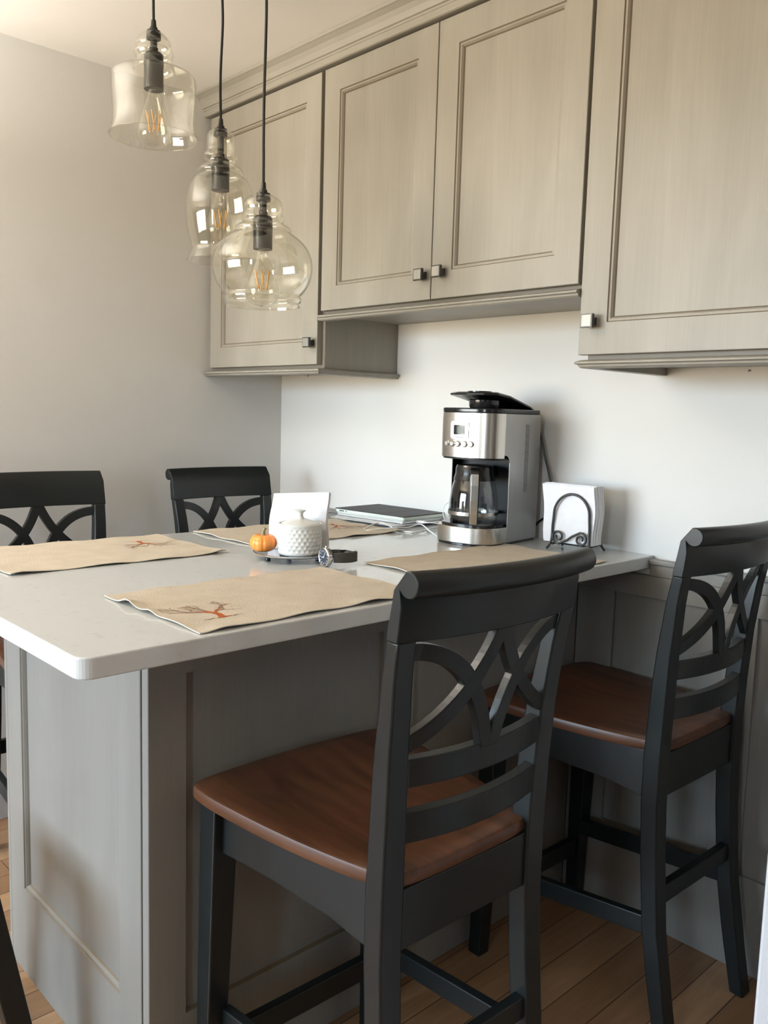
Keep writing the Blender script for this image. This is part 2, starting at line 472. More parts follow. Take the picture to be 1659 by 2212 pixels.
# ------------------------------------------------------------------ wall cabinets
DY = -0.3135     # door fronts
ZD, ZM, ZT = 1.3689, 1.5178, 2.1665
def knob_part(parent, x, z):
    """square knob: post, narrow neck and a thin square face; local to the door (front = -y)"""
    bm = bmesh.new()
    rings = []
    for (s, d) in ((0.0085, 0.0), (0.0085, 0.004), (0.0060, 0.011), (0.0065, 0.017), (0.0135, 0.0185)):
        rings.append([(x-s, -d, z-s), (x+s, -d, z-s), (x+s, -d, z+s), (x-s, -d, z+s)])
    loft(bm, rings)
    box(bm, x-0.0142, x+0.0142, -0.026, -0.0180, z-0.0142, z+0.0142)
    k = finish('knob', bm, GUNMETAL, parent, bevel=0.001)
    bm = bmesh.new(); box(bm, x-0.0118, x+0.0118, -0.0268, -0.0262, z-0.0118, z+0.0118)
    for v in bm.verts: v.co -= Vector((0, 0, 0))
    k2 = None
    # the brushed face plate belongs to the same knob mesh
    me = k.data; tmp = bmesh.new(); tmp.from_mesh(me)
    n0 = len(tmp.faces)
    box(tmp, x-0.0118, x+0.0118, -0.0268, -0.0258, z-0.0118, z+0.0118, 1)
    tmp.to_mesh(me); tmp.free(); bm.free()
    me.materials.append(KNOB_FACE)
    return k
def door(parent, x0, x1, z0, z1, knob, fr=0.065):
    ox = parent.location.x; oz = parent.location.z
    bm = bmesh.new()
    W, H = x1-x0, z1-z0
    panelled(bm, lambda a, d, z: (a, d, z), W, H, fr, fr, fr, fr, 0.02)
    d = finish('door', bm, [CAB, GLAZE], parent)
    d.location = (x0-ox, DY, z0-oz)
    knob_part(d, knob[0]-x0, knob[1]-z0)
    return d
def cabinet(name, x0, x1, z0, label, doors, rail):
    e = empty(name, ((x0+x1)/2, 0, z0))
    tag(e, label, 'wall cabinet', 'grey washed wall cabinets along the back wall')
    ox, oz = e.location.x, e.location.z
    bm = bmesh.new()
    yb, yf = -0.001, -0.2915
    box(bm, x0-ox, x1-ox, yf, yb, -0.0105, ZT+0.006-oz)
    body = finish('body', bm, CAB, e, bevel=0.001)
    bm = bmesh.new()   # darker face-frame edge seen in the gaps between doors
    box(bm, x0-ox+0.001, x1-ox-0.001, yf-0.0012, yf-0.0001, -0.0100, ZT+0.004-oz)
    finish('face_frame', bm, FRAME_DK, e)
    for (a, b, kn) in doors:
        door(e, a, b, z0, ZT, kn)
    # light rail with returns
    bm = bmesh.new()
    xl, xr, ret_l, ret_r, zt_ = rail
    prof = [(-0.026, 0.000), (-0.004, 0.000), (0.002, -0.0015), (0.0095, -0.0045), (0.0105, -0.0085), (0.0045, -0.0105), (0.0035, -0.0145), (-0.001, -0.0175), (-0.026, -0.0175)]
    def ring_at(px, py, nx, ny):
        return [(px-ox+nx*o, py+ny*o, zt_-oz+dz) for (o, dz) in prof]
    yfr = -0.3175
    rings = []
    if ret_l: rings += [ring_at(xl, -0.001, -1, 0), ring_at(xl, yfr, -1, -1)]
    else: rings += [ring_at(xl, yfr, 0, -1)]
    if ret_r: rings += [ring_at(xr, yfr, 1, -1), ring_at(xr, -0.001, 1, 0)]
    else: rings += [ring_at(xr, yfr, 0, -1)]
    loft(bm, rings)
    finish('light_rail', bm, CABX, e, bevel=0.0008)
    return e
cabinet('wall_cabinet', 0.0015, 0.600, ZD, 'narrow grey washed cabinet in the far left corner, single door', [(0.0221, 0.5904, (0.570, 1.430))], (0.0015, 0.606, False, True, 1.3583))
c2 = cabinet('wall_cabinet', 0.6015, 1.4830, ZM, 'short grey washed two-door cabinet between the two longer ones, over the coffee maker', [(0.605, 1.0325, (1.011, 1.5770)), (1.0355, 1.4649, (1.073, 1.5790))], (0.6015, 1.4715, False, False, 1.5072))
cabinet('wall_cabinet', 1.4845, 2.046, ZD, 'tall grey washed single-door cabinet at the upper right of the photo', [(1.4738, 2.036, (1.507, 1.4365))], (1.4845, 2.040, True, False, 1.3583))

# crown moulding along the ceiling over all three cabinets
bm = bmesh.new()
prof = [(-0.25, 2.1725), (-0.322, 2.1725), (-0.326, 2.1745), (-0.326, 2.1890), (-0.329, 2.1905), (-0.329, 2.1950), (-0.334, 2.1965), (-0.3355, 2.2010), (-0.339, 2.2100), (-0.346, 2.2205), (-0.354, 2.2260), (-0.356, 2.2275), (-0.361, 2.2300), (-0.363, 2.2360), (-0.25, 2.2360)]
loft(bm, [[(x, y, z) for (y, z) in prof] for x in (0.0, 2.05)])
o = finish('crown_moulding', bm, CABX, bevel=0.0008)
tag(o, 'grey washed crown moulding running along the ceiling above the wall cabinets', 'moulding')

# ------------------------------------------------------------------ peninsula
BX, BY = 1.313, -1.2253
e = empty('peninsula_base', (0.99, -0.61, 0))
tag(e, 'grey washed panelled base cabinet under the white counter', 'base cabinet')
ex, ey = e.location.x, e.location.y
bm = bmesh.new()
box(bm, 0.672-ex, 1.293-ex, BY+0.0200-ey, -0.001-ey, 0.0, 0.8835)
finish('body', bm, BASEC, e)
# end panel (facing the camera's left)
bm = bmesh.new()
x0, x1 = 0.686, 1.2865   # a 17 mm shadow gap is left before the long panel
panelled(bm, lambda a, d, z: (x0+a-ex, BY+d-ey, z), x1-x0, 0.8835, 0.0765, 0.080, 0.197, 0.075, 0.0195)
finish('end_panel', bm, [BASEC, GLAZE], e)
bm = bmesh.new(); box(bm, 0.672-ex, 0.6855-ex, BY-ey, BY+0.05-ey, 0, 0.8835); finish('corner_strip', bm, BASEC, e, bevel=0.001)
# long panels facing the near stools
bm = bmesh.new()
def longp(y0, y1, l, r):
    panelled(bm, lambda a, d, z: (BX-d-ex, y0+a-ey, z), y1-y0, 0.8835, l, r, 0.187, 0.086, 0.0195, mould=False)
longp(BY-0.0, -0.658, 0.070, 0.045)
longp(-0.657, -0.0205, 0.045, 0.098)
finish('side_panel', bm, [BASEC, GLAZE], e)
bm = bmesh.new()
box(bm, 0.672-ex-0.0, 0.674-ex+0.0, BY+0.06-ey, -0.03-ey, 0.05, 0.85)
bm.free()

# countertop
bm = bmesh.new()
pts = rounded_rect(0.593, 1.509, -1.4231, -0.0015, 0.022, 8)
# square the two corners against the wall
pts2 = [(1.509, -0.0015), (0.593, -0.0015)] + [p for p in pts if p[1] < -1.0]
prism(bm, pts2, 0.884, 0.914)
o = finish('countertop', bm, QUARTZ, bevel=0.0028, segs=3)
tag(o, 'white speckled quartz countertop of the peninsula with rounded corners', 'countertop')

# ------------------------------------------------------------------ counter stools
ZZ = [0, .10, .25, .40, .5, .6, .7, .8, .9, .956, 1.01, 1.05]
BB = [-.062, -.043, -.018, -.005, 0, 0, -.003, -.008, -.018, -.027, -.032, -.033]
def interp(x, X, Y):
    if x <= X[0]: return Y[0]
    for i in range(len(X)-1):
        if x <= X[i+1]:
            return Y[i]+(Y[i+1]-Y[i])*(x-X[i])/(X[i+1]-X[i])
    return Y[-1]
bk = lambda z: interp(z, ZZ, BB)
HWZ = lambda z: interp(z, [0, .7, .83, .956], [.170, .170, .173, .180])
DEP = lambda z: interp(z, [0, .15, .6, .75, .956], [.030, .034, .036, .033, .0225])
PW = lambda z: interp(z, [0, .6, .956], [.036, .040, .032])
def sag(u, s=0.022): return -s*max(0.0, 1-(u/.142)**2)
def sagc(u, s=0.026): return -s*max(0.0, 1-(u/.182)**2)
def make_stool():
    t = empty('counter_stool')
    # seat
    bm = bmesh.new()
    out = []
    ctrl = [(-.130, .010), (0, .004), (.130, .010), (.156, .046), (.187, .17), (.207, .30), (.214, .392), (.200, .434), (.11, .446), (0, .450), (-.11, .446), (-.200, .434), (-.214, .392), (-.207, .30), (-.187, .17), (-.156, .046)]
    P = [Vector((a, b, 0)) for a, b in ctrl]; n = len(P)
    for i in range(n):
        a, b, c, d = P[i-1], P[i], P[(i+1) % n], P[(i+2) % n]
        for k in range(5):
            s = k/5
            q = 0.5*((2*b)+(c-a)*s+(2*a-5*b+4*c-d)*s*s+(3*b-a-3*c+d)*s**3)
            out.append((q.x, q.y))
    def ring(sc, z): return [(x*sc, .225+(y-.225)*sc, z) for x, y in out]
    rings = [ring(.97, .5975), ring(.992, .5985), ring(1, .603), ring(1, .6135), ring(.992, .6185), ring(.975, .6205), ring(.85, .6195), ring(.6, .6155), ring(.3, .6125), ring(.05, .612)]
    loft(bm, rings)
    finish('seat', bm, SEAT, t, smooth=True, autosmooth=40)
    # legs: front pair
    for s in (-1, 1):
        bm = bmesh.new()
        rings = []
        for z, wd, cu, cv in ((0, .034, .186, .414), (.30, .041, .180, .407), (.5965, .047, .176, .398)):
            rings.append([(s*cu+a*wd/2, cv+b*wd/2, z) for a, b in ((-1, -1), (1, -1), (1, 1), (-1, 1))])
        loft(bm, rings)
        finish('leg', bm, BLACK_PAINT, t, bevel=0.003)
    # rear legs run up into the back
    for s in (-1, 1):
        bm = bmesh.new(); rings = []
        for z in [0, .05, .1, .15, .2, .25, .32, .4, .5, .6, .65, .7, .75,   .8, .85, .9, .93, .9535]:
            u1 = HWZ(z); u0 = u1-PW(z); b0 = bk(z); b1 = b0+DEP(z)
            rings.append([(s*u0, b0, z), (s*u1, b0, z), (s*u1, b1, z), (s*u0, b1, z)])
        loft(bm, rings)
        finish('leg', bm, BLACK_PAINT, t, smooth=True, autosmooth=30, bevel=0.003)
    # crest rail with rolled top
    bm = bmesh.new()
    rings = []
    N = 26
    prof = []
    prof.append((bk(.953)+.001, .953)); prof.append((bk(.97)+.0, .972)); prof.append((bk(1.0)-.000, 1.000))
    # scroll: circle centre behind the board
    cv, cz, rr = bk(1.03)-.010, 1.0295, .0175
    for k in range(13):
        a = R(-35-k*(250/12))
        prof.append((cv+rr*math.cos(a), cz+rr*math.sin(a)))
    prof.append((bk(1.03)+.016, 1.020)); prof.append((bk(1.0)+.019, .995)); prof.append((bk(.97)+.021, .970)); prof.append((bk(.953)+.022, .953))
    for i in range(N+1):
        u = -.1815+.363*i/N
        rings.append([(u, v+sagc(u), z) for v, z in prof])
    loft(bm, rings)
    finish('crest_rail', bm, BLACK_PAINT, t, smooth=True, autosmooth=35, bevel=0.0015)
    # curved slats: two crossing pairs
    def slat(p0, p1, p2, sgn):
        bm = bmesh.new(); rings = []
        n = 18
        for i in range(n+1):
            s = i/n
            u = (1-s)**2*p0[0]+2*s*(1-s)*p1[0]+s*s*p2[0]
            z = (1-s)**2*p0[1]+2*s*(1-s)*p1[1]+s*s*p2[1]
            du = 2*(1-s)*(p1[0]-p0[0])+2*s*(p2[0]-p1[0]); dz = 2*(1-s)*(p1[1]-p0[1])+2*s*(p2[1]-p1[1])
            ln = math.hypot(du, dz); nu, nz = -dz/ln, du/ln
            hw = .0115
            pts = []
            for a, dep in ((-hw, .004), (hw, .004), (hw, .018), (-hw, .018)):
                uu, z2 = u+nu*a, z+nz*a
                z2 = min(z2, .956); z2 = max(z2, .780)
                pts.append((sgn*uu, bk(z2)+dep+sag(uu, .024), z2))
            rings.append(pts)
        loft(bm, rings)
        finish('back_slat', bm, BLACK_PAINT, t, bevel=0.0012)
    for s in (-1, 1):
        slat((-.160, .936), (-.040, .938), (-.006, .776), s)      # from the post, arching down to the middle
        slat((-.002, .958), (-.040, .850), (-.152, .800), s)      # from the crest middle down to the post
    # back rails
    for z0, z1, nm in ((.747, .786, 'back_rail'), (.668, .710, 'back_rail')):
        bm = bmesh.new(); rings = []
        for i in range(19):
            u = -.150+.300*i/18
            b = bk((z0+z1)/2)+sag(u, .022)
            rings.append([(u, b+.003, z0), (u, b+.003, z1), (u, b+.022, z1), (u, b+.022, z0)])
        loft(bm, rings)
        finish(nm, bm, BLACK_PAINT, t, bevel=0.002)
    # apron
    bm = bmesh.new()
    for s in (-1, 1):
        rings = []
        for v, u, zb in ((.034, .150, .500), (.12, .160, .515), (.25, .174, .520), (.385, .184, .512)):
            rings.append([(s*(u-.018), v, zb), (s*u, v, zb), (s*u, v, .5972), (s*(u-.018), v, .5972)])
        loft(bm, rings)
    box(bm, -.145, .145, .395, .413, .515, .5972)
    box(bm, -.135, .135, .006, .024, .510, .5972)
    finish('apron', bm, BLACK_PAINT, t, bevel=0.0015)
    # stretchers
    for s in (-1, 1):
        bm = bmesh.new(); rings = []
        for v, zc, u in ((.395, .205, .165), (.005, .252, .152)):
            rings.append([(s*(u-.009), v, zc-.019), (s*(u+.009), v, zc-.019), (s*(u+.009), v, zc+.019), (s*(u-.009), v, zc+.019)])
        loft(bm, rings); finish('stretcher', bm, BLACK_PAINT, t, bevel=0.002)
    bm = bmesh.new(); box(bm, -.155, .155, .396, .414, .128, .172); finish('stretcher', bm, BLACK_PAINT, t, bevel=0.002)
    bm = bmesh.new(); box(bm, -.136, .136, -.006, .012, .292, .330); finish('stretcher', bm, BLACK_PAINT, t, bevel=0.002)
    return t
def copy_tree(o, parent=None):
    c = o.copy(); COL.objects.link(c)
    if parent is not None: c.parent = parent
    for ch in list(o.children): copy_tree(ch, c)
    return c
stool = make_stool()
GRP = 'black counter stools with brown wooden seats around the peninsula'
spots = [
    ((1.783, -0.968, 0), 90-1.8, 'nearest black X-back stool with brown wooden seat, in front of the peninsula'),
    ((1.7765, -0.240, 0), 90-1.5, 'black X-back stool with brown seat by the wall, right of the nearest stool'),
    ((0.222, -0.376, 0), -90, 'black X-back stool behind the counter, next to the corner of the walls'),
    ((0.222, -0.958, 0), -90, 'black X-back stool behind the counter at the left edge of the photo'),
]
for i, (loc, rz, lab) in enumerate(spots):
    s_ = stool if i == 0 else copy_tree(stool)
    s_.location = loc; s_.rotation_euler = (0, 0, R(rz))
    tag(s_, lab, 'counter stool', GRP)

# low step stool at the end of the counter: only one splayed leg enters the frame
e = empty('step_stool', (0.907, -1.514, 0))
tag(e, 'low black step stool beside the counter end, cut off by the lower left photo edge', 'step stool')
for sx in (-1, 1):
    for sy in (-1, 1):
        bm = bmesh.new()
        rings = []
        for z, cx, cy, hw in ((0, .135, .190, .020), (.385, .105, .118, .024)):
            rings.append([(sx*cx+a*hw, sy*cy+b*hw, z) for a, b in ((-1, -1), (1, -1), (1, 1), (-1, 1))])
        loft(bm, rings); finish('leg', bm, BLACK_PAINT, e, bevel=0.003)
bm = bmesh.new(); prism(bm, rounded_rect(-.15, .13, -.16, .10, .02), .3855, .410); finish('step', bm, BLACK_PAINT, e, bevel=0.003)

# ------------------------------------------------------------------ placemats
def placemat(x0, x1, y0, y1, treex, treey, upsign, label, seed, lifts, tree=True):
    e = empty('placemat', ((x0+x1)/2, (y0+y1)/2, 0.9142))
    tag(e, label, 'placemat', 'tan linen placemats with a printed bare tree')
    ox, oy = e.location.x, e.location.y
    rnd = random.Random(seed)
    nx, ny = 26, 40
    ph = [rnd.uniform(0, 6.28) for _ in range(6)]
    def hgt(x, y):
        h = 0.0012+0.0006*math.sin(14*x+ph[0])*math.sin(11*y+ph[1])
        dx = min(x-x0, x1-x); dy = min(y-y0, y1-y)
        ed = math.exp(-min(dx, dy)/0.010)
        h += ed*0.0013*(1+math.sin(46*(x+y)+ph[2]))
        for (lx, ly, rad, amp) in lifts:
            d = math.hypot((x-lx)/1.0, (y-ly)/1.0)
            h += amp*math.exp(-(d/rad)**2)
        return h
    bm = bmesh.new()
    def grid(off, flip):
        g = [[None]*(ny+1) for _ in range(nx+1)]
        for i in range(nx+1):
            for j in range(ny+1):
                x = x0+(x1-x0)*i/nx; y = y0+(y1-y0)*j/ny
                wx = 0.0018*math.sin(17*y+ph[3]) if i in (0, nx) else 0
                wy = 0.0018*math.sin(21*x+ph[4]) if j in (0, ny) else 0
                g[i][j] = bm.verts.new((x+wx-ox, y+wy-oy, hgt(x, y)+off))
        for i in range(nx):
            for j in range(ny):
                f = bm.faces.new((g[i][j], g[i+1][j], g[i+1][j+1], g[i][j+1]))
        return g
    gt = grid(0.0016, False)
    # a pale band along the hem on the two short ends is the rolled edge
    gb = grid(0.0, True)
    border = [(i, 0) for i in range(nx)]+[(nx, j) for j in range(ny)]+[(nx-i, ny) for i in range(nx)]+[(0, ny-j) for j in range(ny)]
    for k in range(len(border)):
        a = border[k]; b = border[(k+1) % len(border)]
        f = bm.faces.new((gt[a[0]][a[1]], gt[b[0]][b[1]], gb[b[0]][b[1]], gb[a[0]][a[1]])); f.material_index = 1
    finish('cloth', bm, [CLOTH, HEM], e, smooth=True, autosmooth=50)
    if not tree: return e
    # printed tree: thin strokes lying on the cloth
    bm = bmesh.new()
    def P(a, b):
        x = treex - upsign*b; y = treey + upsign*a   # a: sideways, b: height of tree
        return (x, y)
    def stroke(pts, w0, w1, mi):
        n = len(pts)
        L_, R_ = [], []
        for i, (a, b) in enumerate(pts):
            a0, b0 = pts[max(i-1, 0)]; a1, b1 = pts[min(i+1, n-1)]
            dx, dy = a1-a0, b1-b0; l = math.hypot(dx, dy) or 1
            ww = w0+(w1-w0)*i/(n-1)
            for lst, sg in ((L_, 1), (R_, -1)):
                x, y = P(a-dy/l*ww*sg, b+dx/l*ww*sg)
                lst.append(bm.verts.new((x-ox, y-oy, hgt(x, y)+0.0021)))
        for i in range(n-1):
            f = bm.faces.new((L_[i], L_[i+1], R_[i+1], R_[i])); f.material_index = mi
    rr = random.Random(seed+3)
    stroke([(-.003, -.002), (.0, .006), (.004, .020), (.001, .034), (-.004, .048)], .0062, .0035, 0)
    stroke([(-.012, -.002), (-.005, .001), (.006, .001), (.014, -.001)], .0016, .0022, 0)
    stroke([(-.034, .002), (-.026, .000), (-.016, .001)], .0008, .0014, 1)
    stroke([(.016, -.001), (.026, .001), (.034, -.001)], .0014, .0006, 1)
    stroke([(.004, .030), (.016, .046), (.030, .054)], .0030, .0014, 0)
    stroke([(-.002, .036), (-.016, .048), (-.026, .052)], .0026, .0012, 0)
    def branch(a, b, ang, ln, w_, d):
        pts = [(a, b)]; cur = ang
        for k in range(5):
            cur += rr.uniform(-.28, .28)
            a += math.sin(cur)*ln/5; b += math.cos(cur)*ln/5; pts.append((a, b))
        stroke(pts, w_, w_*.6, 1)
        if d > 0:
            for k in range(2):
                q = pts[rr.choice((3, 4, 5))]
                branch(q[0], q[1], cur+rr.uniform(-.95, .95), ln*rr.uniform(.5, .8), w_*.7, d-1)
    for (a, b, an) in ((-.004, .048, -.1), (-.004, .046, -.75), (.030, .054, .9), (.026, .052, .35), (-.026, .052, -1.1), (-.024, .052, -.5), (-.003, .047, .35), (.006, .036, 1.2)):
        branch(a, b, an, .026, .0013, 3)
    finish('tree_print', bm, [PRINT_R, PRINT_B], e)
    return e
placemat(1.190, 1.493, -1.240, -0.775, 1.435, -1.162, 1, 'tan placemat with rust tree print nearest the camera, front left of the counter', 11,
         ((1.275, -1.242, .020, .0075), (1.345, -1.242, .018, .0060), (1.493, -1.20, .018, .002), (1.493, -.90, .03, .003)))
placemat(1.197, 1.500, -0.660, -0.195, 1.443, -0.582, 1, 'tan placemat partly hidden behind the nearest stool, before the coffee maker', 12, ((1.30, -.66, .02, .001),))
placemat(0.607, 0.925, -1.300, -0.828, 0.683, -0.918, -1, 'tan placemat with faint tree print at the far left of the counter', 13,
         ((.926, -1.28, .02, .003), (.926, -1.08, .03, .002), (.926, -.84, .015, .004)))
placemat(0.602, 0.893, -0.722, -0.245, 0.683, -0.325, -1, 'tan placemat at the back of the counter beneath the papers and laptop', 14,
         ((.893, -.26, .03, .002), (.70, -.722, .03, .0025), (.893, -.42, .02, .002)))

# ------------------------------------------------------------------ centrepiece plate, bowl, pumpkin, napkins
ZC = 0.9141
PCX, PCY = 1.060, -0.748
e = empty('round_tray', (PCX, PCY, ZC)); tag(e, 'small round silver tray on short black feet in the middle of the counter', 'tray')
bm = bmesh.new()
lathe(bm, [(0, .0105), (.070, .0105), (.0790, .0110), (.0825, .0130), (.0840, .0145), (.0845, .0160), (.0825, .0168), (.0775, .0150), (.071, .0140), (0, .0140)], 64)
finish('dish', bm, CHROME, e, smooth=True, autosmooth=50)
for a in (-92, 28, 148):
    bm = bmesh.new(); lathe(bm, [(0, 0), (.0055, 0), (.0058, .002), (.0050, .0104), (0, .0104)], 16, cx=.062*math.cos(R(a)), cy=.062*math.sin(R(a)))
    finish('foot', bm, BLK_PLASTIC, e, smooth=True, autosmooth=50)
ZP = ZC+0.0143
# sugar bowl
e = empty('sugar_bowl', (1.0915, -0.7515, ZP)); tag(e, 'white lidded ceramic sugar bowl with dimpled sides on the silver tray', 'bowl')
bm = bmesh.new()
n = 234; rings = []
zs = [0, .002, .005]+[.008+.052*i/70 for i in range(71)]+[.0625, .065, .067, .0680]
for i, z in enumerate(zs):
    r = .0445 if z < .004 else .0465+.0012*math.sin(z/.068*PI)
    if z < .001: r = .042
    if z > .0615: r = .0478
    if z > .0675: r = .0462
    ring = []
    for k in range(n):
        th = 2*PI*k/n; rr_ = r
        if .008 <= z <= .0601:
            # honeycomb dimples
            row = (z-.008)/.0085; off = 0.5*(math.floor(row) % 2)
            fr = (th/(2*PI)*26+off) % 1.0; fz = row % 1.0
            d = math.hypot((fr-.5)*1.0, (fz-.5)*1.0)
            rr_ -= .0016*max(0, 1-(d/.48)**2)
        ring.append((rr_*math.cos(th), rr_*math.sin(th), z))
    rings.append(ring)
for r, z in ((.0438, .0675), (.0425, .062), (.0435, .006)):
    rings.append([(r*math.cos(2*PI*k/n), r*math.sin(2*PI*k/n), z) for k in range(n)])
loft(bm, rings)
finish('bowl_body', bm, CERAMIC, e, smooth=True, autosmooth=60)
bm = bmesh.new()
lathe(bm, [(0, .062), (.0400, .0620), (.0412, .0650), (.0405, .0672), (.036, .0692), (.028, .0722), (.018, .0752), (.0100, .0780), (.0070, .0815), (.0062, .0860), (.0072, .0900), (.0105, .0930), (.0125, .0945), (.0128, .0958), (.010, .0966), (0, .0970)], 48)
finish('lid', bm, CERAMIC, e, smooth=True, autosmooth=60)
# pumpkin
e = empty('pumpkin', (1.0345, -0.8060, ZP)); tag(e, 'small glossy orange ceramic pumpkin on the left side of the silver tray', 'pumpkin')
bm = bmesh.new(); rings = []
n = 96
for i in range(25):
    ph = PI*i/24
    ring = []
    for k in range(n):
        th = 2*PI*k/n
        lobe = 1-.075*(1-abs(math.sin(th*5)))**2.2
        r = .0290*(math.sin(ph)**.72)*lobe
        z = .0215-.0205*math.cos(ph)*(1-.22*math.exp(-(math.sin(ph)/.35)**2))
        ring.append((max(r, .0006)*math.cos(th), max(r, .0006)*math.sin(th), z+.0005))
    rings.append(ring)
loft(bm, rings)
finish('pumpkin_body', bm, PUMPKIN, e, smooth=True)
bm = bmesh.new(); tube(bm, catmull([(0, 0, .036), (0, 0, .042), (.0005, .0006, .048), (.002, .003, .0545)], 4), [.0062]*3+[.0045]*5+[.0036]*3+[.0040]*2, 10)
finish('stem', bm, STEM_M, e, smooth=True)
# folded paper napkins standing behind the bowl
def napkin_stack(x0, y0, x1, y1, z0, h, thick, name, label, group, seed, nleaf=9, wavy=.004, topdrop=0.0, leanx=0.0):
    L_ = math.hypot(x1-x0, y1-y0)
    ang = math.atan2(y1-y0, x1-x0)
    rnd = random.Random(seed)
    first = None
    for q in range(nleaf):
        bm = bmesh.new()
        t0 = thick*q/nleaf; tt = thick/nleaf*.80
        nxx, nzz = 18, 18
        ja, jb, jc = rnd.uniform(-.0015, .0015), rnd.uniform(-.0015, .0015), rnd.uniform(-.2, .2)
        def pos(i, j, off):
            a = i/nxx; b = j/nzz
            xx = a*L_+ja+leanx*b*(1-a*.85)+.0022*math.sin(b*7+seed+jc)
            zz = z0+b*(h+jb)-topdrop*(1-a)*b
            yy = t0+off+wavy*math.sin(b*5.0+a*1.5+seed)*(b)*.8+wavy*.5*math.sin(a*6+b*3+seed)*b
            return (xx, yy, zz)
        rings_f = [[bm.verts.new(pos(i, j, 0)) for j in range(nzz+1)] for i in range(nxx+1)]
        rings_b = [[bm.verts.new(pos(i, j, tt)) for j in range(nzz+1)] for i in range(nxx+1)]
        for g in (rings_f, rings_b):
            for i in range(nxx):
                for j in range(nzz):
                    bm.faces.new((g[i][j], g[i+1][j], g[i+1][j+1], g[i][j+1]))
        br = [(i, 0) for i in range(nxx)]+[(nxx, j) for j in range(nzz)]+[(nxx-i, nzz) for i in range(nxx)]+[(0, nzz-j) for j in range(nzz)]
        for k in range(len(br)):
            a = br[k]; b = br[(k+1) % len(br)]
            bm.faces.new((rings_f[a[0]][a[1]], rings_f[b[0]][b[1]], rings_b[b[0]][b[1]], rings_b[a[0]][a[1]]))
        o = finish(name, bm, PAPER, smooth=True, autosmooth=50)
        o.location = (x0, y0, 0); o.rotation_euler = (0, 0, ang)
        if q == 0: lab_ = label+', frontmost of the stack'
        elif q == nleaf-1: lab_ = label+', rearmost of the stack'
        else: lab_ = label+', in the middle of the stack'
        tag(o, lab_, 'napkin', group)
napkin_stack(0.992, -0.764, 1.1005, -0.684, ZP+.0004, .130, .0085, 'paper_napkin', 'white paper napkin standing behind the sugar bowl', 'white paper napkins standing on the silver tray', 1, 7, .0022, .008, .012)

# napkin holder beside the coffee maker
e = empty('napkin_holder', (1.357, -0.108, ZC)); tag(e, 'black wire napkin holder with scroll ornament right of the coffee maker', 'napkin holder'); e.rotation_euler = (0, 0, R(7))
RW = .0031
def arch(y, out):
    bm = bmesh.new()
    pts = [(-.057, y+out*1.1, RW), (-.0515, y+out*.35, .016), (-.0495, y, .034), (-.0490, y, .06), (-.0475, y, .078)]
    for k in range(1, 12):
        a = PI-PI*k/12
        pts.append((.0475*math.cos(a), y, (.086+.054*math.sin(a))))
    pts += [(.0475, y, .078), (.0490, y, .06), (.0495, y, .034), (.0515, y+out*.35, .016), (.057, y+out*1.1, RW)]
    tube(bm, catmull(pts, 4), RW, 8)
    return finish('wire_arch', bm, BLK_SATIN, e, smooth=True)
arch(-.030, -.010); arch(.030, .010)
def scroll(y):
    bm = bmesh.new()
    def spiral(cx, cz, start, turns, r0, r1, sg):
        return [(cx+ (r0+(r1-r0)*k/30)*math.cos(start+sg*turns*2*PI*k/30), y, cz+(r0+(r1-r0)*k/30)*math.sin(start+sg*turns*2*PI*k/30)) for k in range(31)]
    a = spiral(-.0305, .0365, R(60), 1.12, .0050, .0165, -1)   # ends low left
    b = spiral(.0290, .0350, R(60), 1.12, .0050, .0165, -1)
    # left spiral unwinds down into a bar climbing to the right spiral's top
    la = spiral(-.0305, .0350, R(150), 1.35, .0045, .0170, 1)
    lb = spiral(.0290, .0330, R(-30), 1.35, .0045, .0170, 1)
    pts = la + [(-.006, y, .0290), (.006, y, .0385)] + lb[::-1]
    tube(bm, pts, RW*.92, 8)
    return finish('scroll', bm, BLK_SATIN, e, smooth=True)
scroll(-.0335)
scroll(.0335)
bm = bmesh.new()
for s in (-1, 1):
    pts = [(s*.046, -.032, .016), (s*.046, .032, .016)]
    tube(bm, pts, RW, 8)
tube(bm, [(-.046, -.010, .016), (.046, -.010, .016)], RW, 8); tube(bm, [(-.046, .012, .016), (.046, .012, .016)], RW, 8)
finish('bottom_wire', bm, BLK_SATIN, e, smooth=True)
c7, s7 = math.cos(R(7)), math.sin(R(7))
def h2w(a, b): return (1.357+a*c7-b*s7, -0.108+a*s7+b*c7)
p0 = h2w(-.072, -.025); p1 = h2w(.058, -.025)
napkin_stack(p0[0], p0[1], p1[0], p1[1], ZC+.0195, .142, .046, 'paper_napkin', 'folded white napkin in the wire holder', 'white paper napkins in the wire holder', 4, 12, .0040, 0.0, -.012)

# ------------------------------------------------------------------ coffee maker
CMX, CMY, CMR = 1.1130, -0.1480, R(8)
e = empty('coffee_maker', (CMX, CMY, ZC), CMR); tag(e, 'stainless steel drip coffee maker with glass carafe against the back wall', 'coffee maker')
HWD = .0865
def front_pts(y0, b, hw=HWD, n=28, p=2.5):
    out = []
    for i in range(n+1):
        a = PI*i/n
        c, s = math.cos(a), math.sin(a)
        x = hw*(abs(c)**(2/p))*(1 if c > 0 else -1)
        y = y0-b*(abs(s)**(2/p))
        out.append((x, y))
    return out
def plan(y0, b, yb=.098, hw=HWD):
    return front_pts(y0, b, hw) + [(-hw, yb-.008), (-hw+.008, yb), (hw-.008, yb), (hw, yb-.008)]
HZ = .3335
